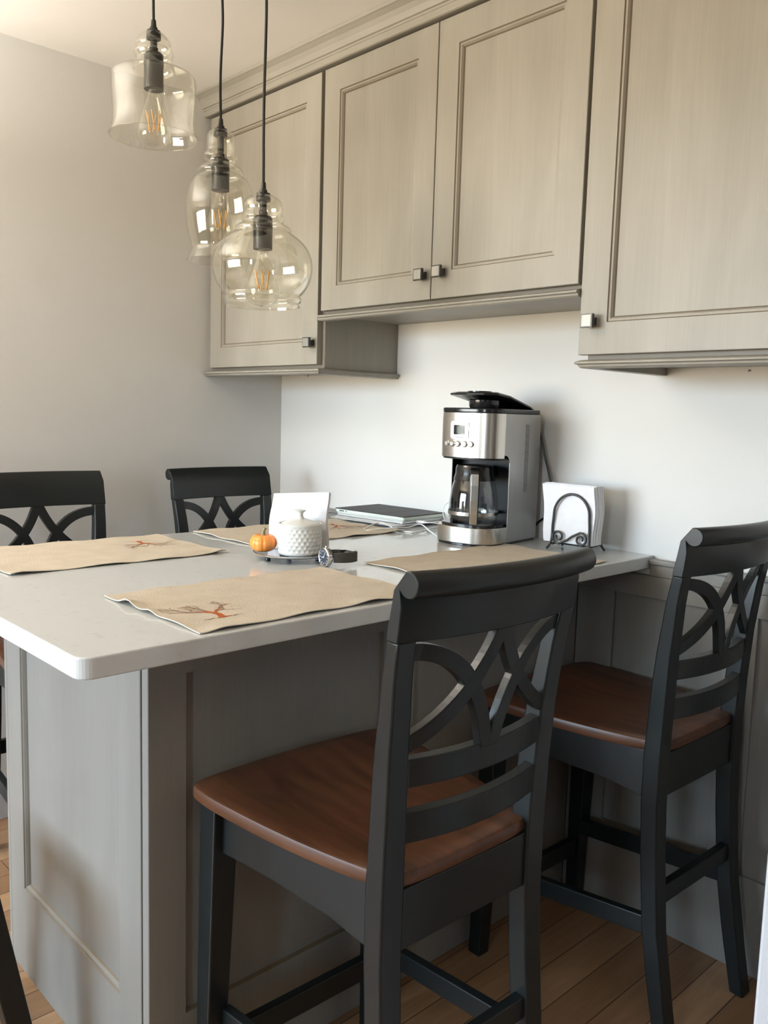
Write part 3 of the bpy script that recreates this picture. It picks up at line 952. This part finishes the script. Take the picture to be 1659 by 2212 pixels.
# base
bm = bmesh.new(); prism(bm, plan(-.078, .066, .098, .0860), 0, .006); finish('base_foot', bm, BLK_PLASTIC, e, bevel=.001)
bm = bmesh.new(); prism(bm, front_pts(-.080, .069, .0872)+[(-.0872, -.0525), (.0872, -.0525)], .0062, .046); finish('base', bm, STEEL, e, smooth=True, autosmooth=35, bevel=.0015)
bm = bmesh.new(); prism(bm, front_pts(-.078, .058, .080)+[(-.080, -.045), (.080, -.045)], .0462, .052); finish('hot_plate', bm, bpy.data.materials['matte_black_plastic'] if 'matte_black_plastic' in bpy.data.materials else BLK_PLASTIC, e, smooth=True, autosmooth=35)
# tank column: inner black, outer satin side walls
bm = bmesh.new()
out = [(-.0850, -.052), (-.0835, -.052), (-.0835, -.012), (.0835, -.012), (.0835, -.052), (.0850, -.052), (.0850, .094), (-.0850, .094)]
prism(bm, out, .0062, HZ-.006); finish('water_tank', bm, base_mat('matte_black_plastic', (.006, .006, .0065), .45, 0, .3), e)
for s in (-1, 1):
    bm = bmesh.new()
    out = [(.098, .0064), (.098, HZ-.006), (-.078, HZ-.006), (-.078, .225), (-.070, .2245), (-.062, .2215), (-.055, .214), (-.052, .206), (-.052, .0064)]
    x0_, x1_ = s*.0852, s*.0868
    loft(bm, [[(x0_, y, z) for y, z in out], [(x1_, y, z) for y, z in out]])
    finish('side_panel', bm, STEEL_SIDE, e, bevel=.0006)
bm = bmesh.new(); box(bm, .0869, .0875, .022, .039, .130, .302); finish('water_gauge', bm, base_mat('smoky_gauge_plastic', (.20, .20, .205), .35), e, bevel=.0003)
bm = bmesh.new()
gp = base_mat('dark_gauge_print', (.06, .06, .065), .5)
bm.free()
for k in range(7):
    bm = bmesh.new(); box(bm, .0876, .0878, .024, .037, .148+.021*k, .1488+.021*k); finish('gauge_mark', bm, gp, e)
# head
bm = bmesh.new(); prism(bm, front_pts(-.0785, .060, .0865)+[(-.0865, -.0790), (.0865, -.0790)], .218, HZ-.006)
finish('head', bm, STEEL, e, smooth=True, autosmooth=40, bevel=.001)
bm = bmesh.new(); prism(bm, front_pts(-.0700, .066, .085)+[(-.080, -.013), (.080, -.013)], .2135, .2178); finish('head_underside', bm, bpy.data.materials['matte_black_plastic'], e)
def fy(x, y0=-.0785, b=.060, hw=.0865, p=2.5):
    t = min(1, abs(x)/hw)
    return y0-b*max(0, 1-t**p)**(1/p)
def curved_patch(x0, x1, z0, z1, off, depth, r=.002, nx=16, mi=0):
    """a little slab that follows the curved steel front"""
    bm = bmesh.new()
    o = rounded_rect(x0, x1, z0, z1, r, 4)
    c = ((x0+x1)/2, (z0+z1)/2)
    # cut into vertical strips so that it bends
    xs = [x0+(x1-x0)*i/nx for i in range(nx+1)]
    def zr(x):
        d = 0
        if x < x0+r: d = r-math.sqrt(max(0, r*r-(x0+r-x)**2))
        if x > x1-r: d = r-math.sqrt(max(0, r*r-(x-x1+r)**2))
        return z0+d, z1-d
    rings = []
    for x in xs:
        a, b_ = zr(x)
        y = fy(x)-off
        rings.append([(x, y-depth, a), (x, y-depth, b_), (x, y, b_), (x, y, a)])
    loft(bm, rings, mi=mi)
    return bm
PLX = -.004
finish('control_panel', curved_patch(-.079, .056, .229, .3155, .0, .0009, .010, 30), STEEL, e, smooth=True, autosmooth=35)
DX = -.0085
finish('display_bezel', curved_patch(DX-.0265, DX+.0275, .2635, .3065, .0009, .0022, .004), base_mat('silver_white_plastic', (.68, .70, .73), .3, .2), e, smooth=True, autosmooth=35)
d_ = finish('display', curved_patch(DX-.0155, DX+.0170, .274, .297, .0030, .0008, .001), BLK_PLASTIC, e, smooth=True, autosmooth=35)
finish('display_screen', curved_patch(DX-.0060, DX+.0145, .277, .293, .0038, .0004, .001), LCD, d_, smooth=True, autosmooth=35)
for k, bx_ in enumerate((-.047, -.0285, -.0110, .0085, .0265)):
    dydx = (fy(bx_+.001)-fy(bx_-.001))/.002
    bm = bmesh.new()
    rr_ = .0058 if k != 3 else .0062
    lathe(bm, [(rr_+.0022, 0), (rr_+.0022, .0016), (rr_+.0010, .0024), (rr_+.0002, .0016), (rr_+.0001, .0012)], 24, mi=1)
    lathe(bm, [(rr_, .0010), (rr_, .0040), (rr_-.001, .0050), (0, .0052)], 24, mi=0)
    o = finish('button', bm, [base_mat('pale_button_steel', (.74, .73, .72), .25, .6) if k == 0 else bpy.data.materials['pale_button_steel'], CHROME], e, smooth=True, autosmooth=40)
    o.rotation_euler = (R(90), 0, math.atan(dydx)); o.location = (bx_, fy(bx_)-.0009, .2510)
def text_mesh(s, size):
    cu = bpy.data.curves.new('t', 'FONT'); cu.body = s; cu.size = size; cu.extrude = 0.0002; cu.align_x = 'CENTER'; cu.offset = size*.012
    to = bpy.data.objects.new('t', cu); COL.objects.link(to)
    dg = bpy.context.evaluated_depsgraph_get()
    me = bpy.data.meshes.new_from_object(to.evaluated_get(dg))
    bpy.data.objects.remove(to)
    return me
def wrapped_text(name, s, size, xc, zc, mat, extra=.0012, parent=None):
    me = text_mesh(s, size)
    for v in me.vertices:
        x = v.co.x+xc; z = v.co.y+zc; d = v.co.z
        v.co = Vector((x, fy(x)-extra-d, z))
    me.materials.clear(); me.materials.append(mat)
    o = bpy.data.objects.new(name, me); COL.objects.link(o); o.parent = parent or e
    return o
LOGO = base_mat('pale_logo_print', (.88, .88, .86), .25)
DARKTXT = base_mat('grey_small_print', (.25, .26, .33), .6)
wrapped_text('lettering', 'Cuisinart', .0120, .008, .3190, LOGO, .0004)
wrapped_text('lettering', 'Time', .0046, DX+.001, .2995, DARKTXT, .0034)
wrapped_text('lettering', 'Carafe Temp', .0038, DX+.001, .2665, DARKTXT, .0034)
# top cover, lid and filter basket
bm = bmesh.new(); prism(bm, plan(-.0765, .062, .0985, .0875), HZ-.0058, HZ+.006); finish('top_cover', bm, BLK_PLASTIC, e, smooth=True, autosmooth=35, bevel=.003)
bm = bmesh.new(); lathe(bm, [(0, HZ+.0062), (.036, HZ+.0062), (.0385, HZ+.012), (.039, HZ+.026), (.036, HZ+.0285), (0, HZ+.0285)], 40, cx=.012, cy=-.062)
finish('filter_basket', bm, BLK_PLASTIC, e, smooth=True, autosmooth=40)
bm = bmesh.new()
def lidz(y): return HZ+.0085+(.085-y)/.150*.034 if y > -.065 else HZ+.0425
o_ = [(.070, .088), (.076, .060), (.076, -.040), (.066, -.085), (.040, -.112), (0, -.122), (-.040, -.118), (-.068, -.098), (-.076, -.060), (-.074, -.03), (-.060, .060), (-.050, .088)]
rings = [[(x, y, lidz(y)-.0045) for x, y in o_], [(x, y, lidz(y)) for x, y in o_], [(x*.9, y*.92, lidz(y*.92)+.0035) for x, y in o_]]
loft(bm, rings)
finish('lid', bm, BLK_PLASTIC, e, bevel=.001)
bm = bmesh.new(); lathe(bm, [(0, 0), (.030, 0), (.030, .003), (0, .004)], 32, cx=.005, cy=-.075)
o = finish('lid_button', bm, BLK_PLASTIC, e, smooth=True, autosmooth=40); o.location = (0, 0, HZ+.0455)
# carafe
CFY = -.0755
cf = empty('carafe', (0, CFY, .0522)); cf.parent = e
bm = bmesh.new()
outer = [(0, .0005), (.050, .0005), (.0575, .003), (.0615, .012), (.0628, .030), (.0618, .055), (.0575, .085), (.0510, .108), (.0465, .122), (.0462, .134)]
inner = [(r-.0022 if r > .01 else 0, z+.0022) for r, z in outer[::-1]]
inner[0] = (.0440, .134)
lathe(bm, outer+inner, 48)
finish('glass_jug', bm, CARAFE_GLASS, cf, smooth=True)
bm = bmesh.new(); lathe(bm, [(.0626, .021), (.0640, .021), (.0640, .030), (.0630, .030)], 48); finish('jug_band', bm, STEEL, cf, smooth=True, autosmooth=30)
bm = bmesh.new(); lathe(bm, [(.0512, .108), (.0530, .108), (.0485, .124), (.0482, .137), (.045, .145), (.020, .1475), (0, .1475), (0, .1365), (.0460, .1365), (.0468, .122)], 48)
finish('jug_collar', bm, BLK_PLASTIC, cf, smooth=True, autosmooth=40)
ha = R(-57)   # handle direction, towards the viewer
hx, hy = math.cos(ha), math.sin(ha)
def hp(d, z, s=0): return (hx*d-hy*s, hy*d+hx*s, z)
bm = bmesh.new()
hpts = [(.046, .134), (.066, .137), (.084, .130), (.0885, .112), (.0885, .06), (.0865, .025), (.080, .008)]
cc = catmull([(a, b, 0) for a, b in hpts], 6)
rings = []
for i, q in enumerate(cc):
    a_ = cc[max(i-1, 0)]; b_ = cc[min(i+1, len(cc)-1)]; t_ = (b_-a_).normalized(); nrm = Vector((-t_.y, t_.x, 0))
    ring = []
    for (sd, nn) in ((-.0115, -.0045), (.0115, -.0045), (.0115, .0045), (-.0115, .0045)):
        p_ = q+nrm*nn; ring.append(hp(p_.x, p_.y, sd))
    rings.append(ring)
loft(bm, rings); hd = finish('handle', bm, BLK_PLASTIC, cf, bevel=.002)
bm = bmesh.new(); rings = []
for z, d in ((.004, .0860), (.030, .0915), (.062, .0936), (.100, .0936), (.128, .0905)):
    rings.append([hp(d, z, -.0100), hp(d, z, .0100), hp(d+.0035, z, .0085), hp(d+.0035, z, -.0085)])
loft(bm, rings); finish('handle_plate', bm, STEEL, hd, bevel=.001)
# power cord: from the back of the machine down behind the napkins
bm = bmesh.new()
cp = [(1.140, -.046, 1.259), (1.1515, -.044, 1.245), (1.163, -.036, 1.224), (1.174, -.030, 1.200), (1.186, -.028, 1.165), (1.196, -.027, 1.130), (1.206, -.026, 1.100), (1.222, -.025, 1.045), (1.232, -.022, 1.015), (1.232, -.020, 1.000), (1.215, -.016, .985), (1.195, -.014, .972), (1.170, -.012, .955), (1.15, -.012, .93)]
tube(bm, catmull(cp, 6), .0032, 8)
o = finish('power_cord', bm, BLK_PLASTIC, smooth=True); o.parent = e
o.matrix_parent_inverse = (Matrix.Translation((CMX, CMY, ZC)) @ Matrix.Rotation(CMR, 4, 'Z')).inverted()

# ------------------------------------------------------------------ papers, laptop, tablet, cables
def sheet(x, y, z, w_, h_, rz, label, seed):
    bm = bmesh.new(); rnd = random.Random(seed)
    nx = 8
    vs = []
    for lay in (0, .0005):
        vs.append([[bm.verts.new(((i/nx-.5)*w_, (j/nx-.5)*h_, lay+.0006*math.sin(i*.8+seed)*math.sin(j*.7))) for j in range(nx+1)] for i in range(nx+1)])
    for g in vs:
        for i in range(nx):
            for j in range(nx):
                bm.faces.new((g[i][j], g[i+1][j], g[i+1][j+1], g[i][j+1]))
    br = [(i, 0) for i in range(nx)]+[(nx, j) for j in range(nx)]+[(nx-i, nx) for i in range(nx)]+[(0, nx-j) for j in range(nx)]
    for k in range(len(br)):
        a = br[k]; b = br[(k+1) % len(br)]
        bm.faces.new((vs[0][a[0]][a[1]], vs[0][b[0]][b[1]], vs[1][b[0]][b[1]], vs[1][a[0]][a[1]]))
    o = finish('paper_sheet', bm, PAPER_SHEET); o.location = (x, y, z); o.rotation_euler = (0, 0, R(rz))
    tag(o, label, 'paper', 'white papers beneath the laptop')
sheet(.703, -.126, .9205, .270, .205, 3, 'lowest white paper sheet sticking out in front of the laptop', 3)
sheet(.706, -.118, .9225, .268, .200, -2, 'white paper sheet lying directly beneath the laptop', 5)
def slab(bm, x0, x1, y0, y1, z0, z1, r=.008, mi=0):
    prism(bm, rounded_rect(x0, x1, y0, y1, r, 5), z0, z1, mi)
LZ = .9245
e = empty('laptop', (.690, -.099, LZ), R(4)); tag(e, 'closed silver laptop lying on the papers under the tablet, left of the coffee maker', 'laptop')
bm = bmesh.new(); slab(bm, -.135, .135, -.094, .094, 0, .0065); finish('base', bm, base_mat('silver_aluminium', (.62, .63, .63), .35, .6), e, bevel=.001)
bm = bmesh.new(); slab(bm, -.135, .135, -.094, .094, .0068, .0098); finish('lid', bm, PALE_GREEN, e, bevel=.001)
e2 = empty('tablet', (.690, -.099, LZ+.0101), R(4)); tag(e2, 'tablet in pale green case with black folding cover on top of the laptop', 'tablet')
bm = bmesh.new(); slab(bm, -.139, .139, -.096, .096, 0, .0085); finish('case', bm, PALE_GREEN, e2, bevel=.002)
bm = bmesh.new()
for k in range(3):
    a0 = -.139+.278*k/3+.0008; a1 = -.139+.278*(k+1)/3-.0008
    box(bm, a0, a1, -.096, .096, .0088, .0112)
finish('folding_cover', bm, FABRIC_BLK, e2, bevel=.0008)
bm = bmesh.new(); box(bm, -.120, -.100, -.0965, -.0955, .003, .0058); box(bm, -.094, -.088, -.0965, -.0955, .0035, .0055); finish('port', bm, BLK_PLASTIC, e2)

def cable(pts, r, label, grp='white charging cables on the counter', ends=()):
    bm = bmesh.new(); tube(bm, catmull(pts, 8), r, 8)
    e = finish('charging_cable', bm, WHITE_PLASTIC, smooth=True)
    tag(e, label, 'cable', grp)
    for (a, b, rr_) in ends:
        bm = bmesh.new(); tube(bm, [a, tuple((Vector(a)*.5+Vector(b)*.5)), b], rr_, 10)
        finish('plug', bm, WHITE_PLASTIC, e, smooth=True, autosmooth=40)
    return e
zc = .9165
cable([(.832, -.128, .9285), (.875, -.132, .9310), (.888, -.110, .9290), (.905, -.085, .924), (.925, -.050, .920), (.930, -.02, .918)], .0017, 'white cable plugged into the right side of the laptop', ends=(((.832, -.128, .9285), (.868, -.132, .9305), .0038),))
cable([(.905, -.045, .9165), (.915, -.090, .930), (.912, -.105, .962), (.916, -.098, .986), (.935, -.072, .994), (.958, -.05, .980), (.975, -.03, .945), (.98, -.02, .918)], .0014, 'thin white cable standing up in a loop left of the coffee maker')
cable([(.812, -.313, zc), (.775, -.250, .921), (.770, -.216, .924), (.800, -.215, .922), (.860, -.236, zc), (.915, -.240, zc), (.921, -.216, zc), (.890, -.130, zc), (.880, -.080, zc)], .0017, 'white cable curling in front of the laptop onto the placemat')
cable([(.832, -.325, zc), (.850, -.275, .9205), (.866, -.236, .9225), (.862, -.190, .920), (.866, -.150, .926), (.900, -.158, .920), (.935, -.190, .9225), (.975, -.208, zc), (1.012, -.235, zc), (1.040, -.262, zc)], .0017, 'white cable running from the placemat towards the coffee maker base')

# ------------------------------------------------------------------ watch
e = empty('wrist_watch', (1.180, -0.7480, ZC)); tag(e, 'wrist watch with steel case and dark strap on its side before the tray', 'watch')
WN = R(-97)   # direction the dial faces, in plan
wz = .0205
bm = bmesh.new()
def face_ring(r, d, n=40):
    nx_, ny_ = math.cos(WN), math.sin(WN)
    tx, ty = -ny_, nx_
    return [(nx_*d+tx*r*math.cos(2*PI*k/n), ny_*d+ty*r*math.cos(2*PI*k/n), wz+r*math.sin(2*PI*k/n)) for k in range(n)]
loft(bm, [face_ring(.0150, -.004), face_ring(.0190, -.003), face_ring(.0198, .003), face_ring(.0203, .0055), face_ring(.0198, .0080), face_ring(.0180, .0092), face_ring(.0165, .0086), face_ring(.0163, .0072)])
finish('case', bm, CHROME, e, smooth=True, autosmooth=35)
bm = bmesh.new(); loft(bm, [face_ring(.0164, .0070), face_ring(.0164, .0077)]); dl = finish('dial', bm, DIAL, e)
bm = bmesh.new()
nx_, ny_ = math.cos(WN), math.sin(WN); tx, ty = -ny_, nx_
def mark(a0, r0, r1, wd, d=.0080):
    ca, sa = math.cos(a0), math.sin(a0)
    q = []
    for r, s in ((r0, -wd), (r1, -wd), (r1, wd), (r0, wd)):
        c = r*ca-s*sa; z = r*sa+s*ca
        q.append(bm.verts.new((nx_*d+tx*c, ny_*d+ty*c, wz+z)))
    bm.faces.new(q)
for k in range(12): mark(R(30*k), .0118, .0148, .0007)
mark(R(65), -.002, .0110, .0006, .0083); mark(R(190), -.002, .0080, .0008, .0084)
finish('dial_markings', bm, base_mat('pale_watch_marks', (.75, .76, .78), .4), dl)
bm = bmesh.new(); tube(bm, [(-.004, 0, wz+.0195), (-.004, 0, wz+.0235)], .0022, 10)
bm.free()
bm = bmesh.new()
# strap forms an upright loop behind the case
def band(pts, h, th, mat, name):
    bm = bmesh.new(); cc = catmull([(a, b, 0) for a, b in pts], 8); rings = []
    for i, q in enumerate(cc):
        t_ = (cc[min(i+1, len(cc)-1)]-cc[max(i-1, 0)]).normalized(); nn = Vector((-t_.y, t_.x, 0))*th/2
        hh = h*(1-.10*abs(2*i/(len(cc)-1)-1))
        rings.append([(q.x-nn.x, q.y-nn.y, wz-hh/2), (q.x+nn.x, q.y+nn.y, wz-hh/2), (q.x+nn.x, q.y+nn.y, wz+hh/2), (q.x-nn.x, q.y-nn.y, wz+hh/2)])
    loft(bm, rings)
    return finish(name, bm, mat, e, smooth=True, autosmooth=40)
band([(.019, .002), (.026, .012), (.031, .026), (.033, .042), (.029, .056), (.018, .062)], .0215, .0042, STRAP, 'strap')
band([(-.019, .002), (-.025, .012), (-.024, .028), (-.014, .044), (.000, .055), (.017, .059)], .0185, .0030, STRAP, 'strap')
band([(-.012, .0475), (-.004, .0535), (.004, .0575)], .0205, .0052, CHROME, 'buckle')
bm2 = bmesh.new()
lathe(bm2, [(0, 0), (.0026, 0), (.0026, .004), (0, .0045)], 12, cx=nx_*.002+tx*0, cy=ny_*.002)
o = finish('crown', bm2, CHROME, e, smooth=True, autosmooth=40); o.location = (0, 0, wz+.0195)
bm.free()

# ------------------------------------------------------------------ pendant lights
def shell(outer, th=.0016):
    """outer profile (r, z) from top to bottom -> closed thin glass wall"""
    inn = []
    n = len(outer)
    for i, (r, z) in enumerate(outer):
        r0, z0 = outer[max(i-1, 0)]; r1, z1 = outer[min(i+1, n-1)]
        dr, dz = r1-r0, z1-z0; l = math.hypot(dr, dz) or 1
        inn.append((max(r+dz/l*th, .0005), z-dr/l*th*1.0 if i not in (0,) else z-th))
    return outer+inn[::-1]+[outer[0]]
def smooth_prof(p, n=5):
    return [(max(q.x, .0), q.y) for q in catmull([(a, b, 0) for a, b in p], n)]
def pendant(x, y, ztop, prof, label, s, bulb_z, cordwig):
    """ztop: height of the black cap on the glass; prof: (r, dz below the cap)"""
    t = empty('pendant_light', (x, y, CEIL-.0165)); tag(t, label, 'pendant light', 'clear glass pendant lights over the peninsula')
    zo = CEIL-.0165
    def Z(z): return z-zo
    bm = bmesh.new()
    top = CEIL-.017
    L_ = top-(ztop+.024)
    pts = [(cordwig*math.sin(k/10*PI*2.2)*min(1, k/3)*(1 if k < 10 else 0), .5*cordwig*math.sin(k/10*PI*1.3)*(1 if k < 10 else 0), Z(top-L_*k/10)) for k in range(11)]
    tube(bm, catmull(pts, 4), .0031*s, 8); finish('cord', bm, CORD_M, t, smooth=True)
    bm = bmesh.new()
    lathe(bm, [(0, Z(ztop+.026)), (.0050*s, Z(ztop+.026)), (.0062*s, Z(ztop+.012)), (.0085*s, Z(ztop+.010)), (.0088*s, Z(ztop+.004)), (.0080*s, Z(ztop+.0035)), (.0150*s, Z(ztop+.003)), (.0155*s, Z(ztop)), (0, Z(ztop))], 24)
    finish('cord_grip', bm, BULB_CAP, t, smooth=True, autosmooth=35)
    bm = bmesh.new()
    a, b = bulb_z   # socket top and bottom, below the cap
    lathe(bm, [(0, Z(ztop-.004)), (.0155*s, Z(ztop-.004)), (.0155*s, Z(ztop-.013)), (.0075*s, Z(ztop-.014)), (.0075*s, Z(ztop-a+.012)), (.0095*s, Z(ztop-a+.010)), (.0095*s, Z(ztop-a+.002)), (.0170*s, Z(ztop-a)), (.0205*s, Z(ztop-a-.004)), (.0208*s, Z(ztop-a-.020)), (.0214*s, Z(ztop-a-.021)), (.0214*s, Z(ztop-a-.026)), (.0208*s, Z(ztop-a-.027)), (.0208*s, Z(ztop-b)), (.018*s, Z(ztop-b)), (0, Z(ztop-b+.004))], 32)
    finish('socket', bm, BULB_CAP, t, smooth=True, autosmooth=35)
    bm = bmesh.new()
    sp = smooth_prof(prof, 5)
    lathe(bm, [(r, Z(ztop-d)) for r, d in shell([(r, -d) for r, d in sp], .0018)] if False else [(r, Z(ztop+d)) for r, d in shell([(r, -d) for r, d in sp], .0018)], 72)
    finish('glass_shade', bm, GLASS, t, smooth=True, autosmooth=60)
    bm = bmesh.new(); rl, zl = sp[-1]
    lathe(bm, [(rl-.0010+.0017*math.cos(R(45*k)), Z(ztop-zl)+.0017*math.sin(R(45*k))) for k in range(9)], 72)
    finish('rim', bm, GLASS, t, smooth=True)
    # bulb
    bm = bmesh.new(); zb = ztop-b
    bp_ = smooth_prof([(.0125*s, -.000), (.0130*s, .012), (.0175*s, .026), (.0260*s, .052), (.0335*s, .076), (.0355*s, .090), (.0320*s, .106), (.0200*s, .118), (.0030*s, .1225)], 4)
    lathe(bm, [(r, Z(zb-d)) for r, d in bp_]+[(0, Z(zb-.123))], 36)
    bl = finish('bulb', bm, BULB_GLASS, t, smooth=True)
    bm = bmesh.new()
    for k in range(6):
        an = R(60*k+15); r0, r1 = .0105*s, .0175*s
        tube(bm, [(r1*math.cos(an), r1*math.sin(an), Z(zb-.046)), (r0*math.cos(an+.5), r0*math.sin(an+.5), Z(zb-.086))], .0013, 6)
    finish('filament', bm, FILAMENT, bl, smooth=True)
    bm = bmesh.new()
    lathe(bm, [(0, Z(zb)), (.0055, Z(zb)), (.0045, Z(zb-.016)), (.0022, Z(zb-.024)), (.0020, Z(zb-.034)), (0, Z(zb-.034))], 12)
    for k in range(3):
        an = R(120*k); tube(bm, [(0, 0, Z(zb-.030)), (.016*math.cos(an), .016*math.sin(an), Z(zb-.046))], .0005, 5)
    finish('glass_stem', bm, BULB_GLASS, bl, smooth=True)
    return t
P1 = [(.0140, .0000), (.0240, .0040), (.0350, .0160), (.0385, .0270), (.0370, .0330), (.0400, .0370), (.0425, .0440), (.0400, .0520), (.0375, .0560), (.0410, .0620), (.0450, .0720), (.0440, .0790), (.0520, .0815), (.0700, .0835), (.0850, .0875), (.0900, .0960), (.0905, .1250), (.0885, .1600), (.0880, .1850), (.0915, .2050), (.0965, .2180)]
P2 = [(.0140, .0000), (.0260, .0040), (.0320, .0150), (.0330, .0330), (.0325, .0460), (.0340, .0500), (.0390, .0560), (.0395, .0640), (.0350, .0700), (.0350, .0760), (.0450, .0820), (.0535, .0900), (.0540, .0980), (.0500, .1030), (.0600, .1080), (.0680, .1180), (.0760, .1400), (.0810, .1700), (.0805, .2000), (.0760, .2320), (.0700, .2550), (.0665, .2680), (.0680, .2780), (.0740, .2900), (.0780, .2980)]
P3 = [(.0140, .0000), (.0270, .0040), (.0390, .0130), (.0430, .0260), (.0420, .0360), (.0440, .0420), (.0470, .0500), (.0450, .0570), (.0480, .0620), (.0580, .0680), (.0620, .0740), (.0620, .0800), (.0740, .0880), (.0900, .1020), (.1030, .1210), (.1090, .1440), (.1080, .1680), (.1000, .1900), (.0890, .2060), (.0830, .2120), (.0855, .2180), (.0850, .2250), (.0815, .2290), (.0820, .2360)]
pendant(.7438, -.9057, 2.0415, P1, 'straight-sided drum glass pendant, leftmost and highest of the three', 1.0, (.042, .118), .0010)
pendant(.7323, -.7273, 1.8825, P2, 'tall bell-shaped glass pendant with flared rim, middle of the three', 1.0, (.063, .136), .0035)
pendant(.9444, -.7532, 1.6980, P3, 'wide round globe glass pendant, lowest and rightmost of the three', 1.0, (.045, .115), .0022)
bm = bmesh.new(); lathe(bm, [(0, CEIL-.0005), (.165, CEIL-.0005), (.165, CEIL-.012), (.158, CEIL-.0160), (0, CEIL-.0160)], 48, cx=.800, cy=-.795)
o = finish('ceiling_canopy', bm, BULB_CAP, smooth=True, autosmooth=40); tag(o, 'round dark ceiling plate from which the three glass pendants hang', 'canopy')

# hanging bowls made up to house the added ceiling lamps, outside the frame
for lx, ly, lab in ((0.26, -2.05, 'added hanging bowl lamp near the windows, out of view, to brighten the ceiling'), (3.3, -2.3, 'added hanging bowl lamp behind the camera, out of view, to brighten the ceiling')):
    e = empty('added_uplighter', (lx, ly, CEIL)); tag(e, lab, 'added lamp')
    bm = bmesh.new(); lathe(bm, [(0, -.43), (.10, -.425), (.16, -.40), (.19, -.36), (.187, -.36), (.155, -.395), (.10, -.418), (0, -.422)], 40); finish('bowl', bm, WHITE_TRIM, e, smooth=True, autosmooth=40)
    for k in range(3):
        a = R(120*k); bm = bmesh.new()
        tube(bm, [(.185*math.cos(a), .185*math.sin(a), -.362), (.02*math.cos(a), .02*math.sin(a), -.002)], .002, 6)
        finish('hanger', bm, BULB_CAP, e)
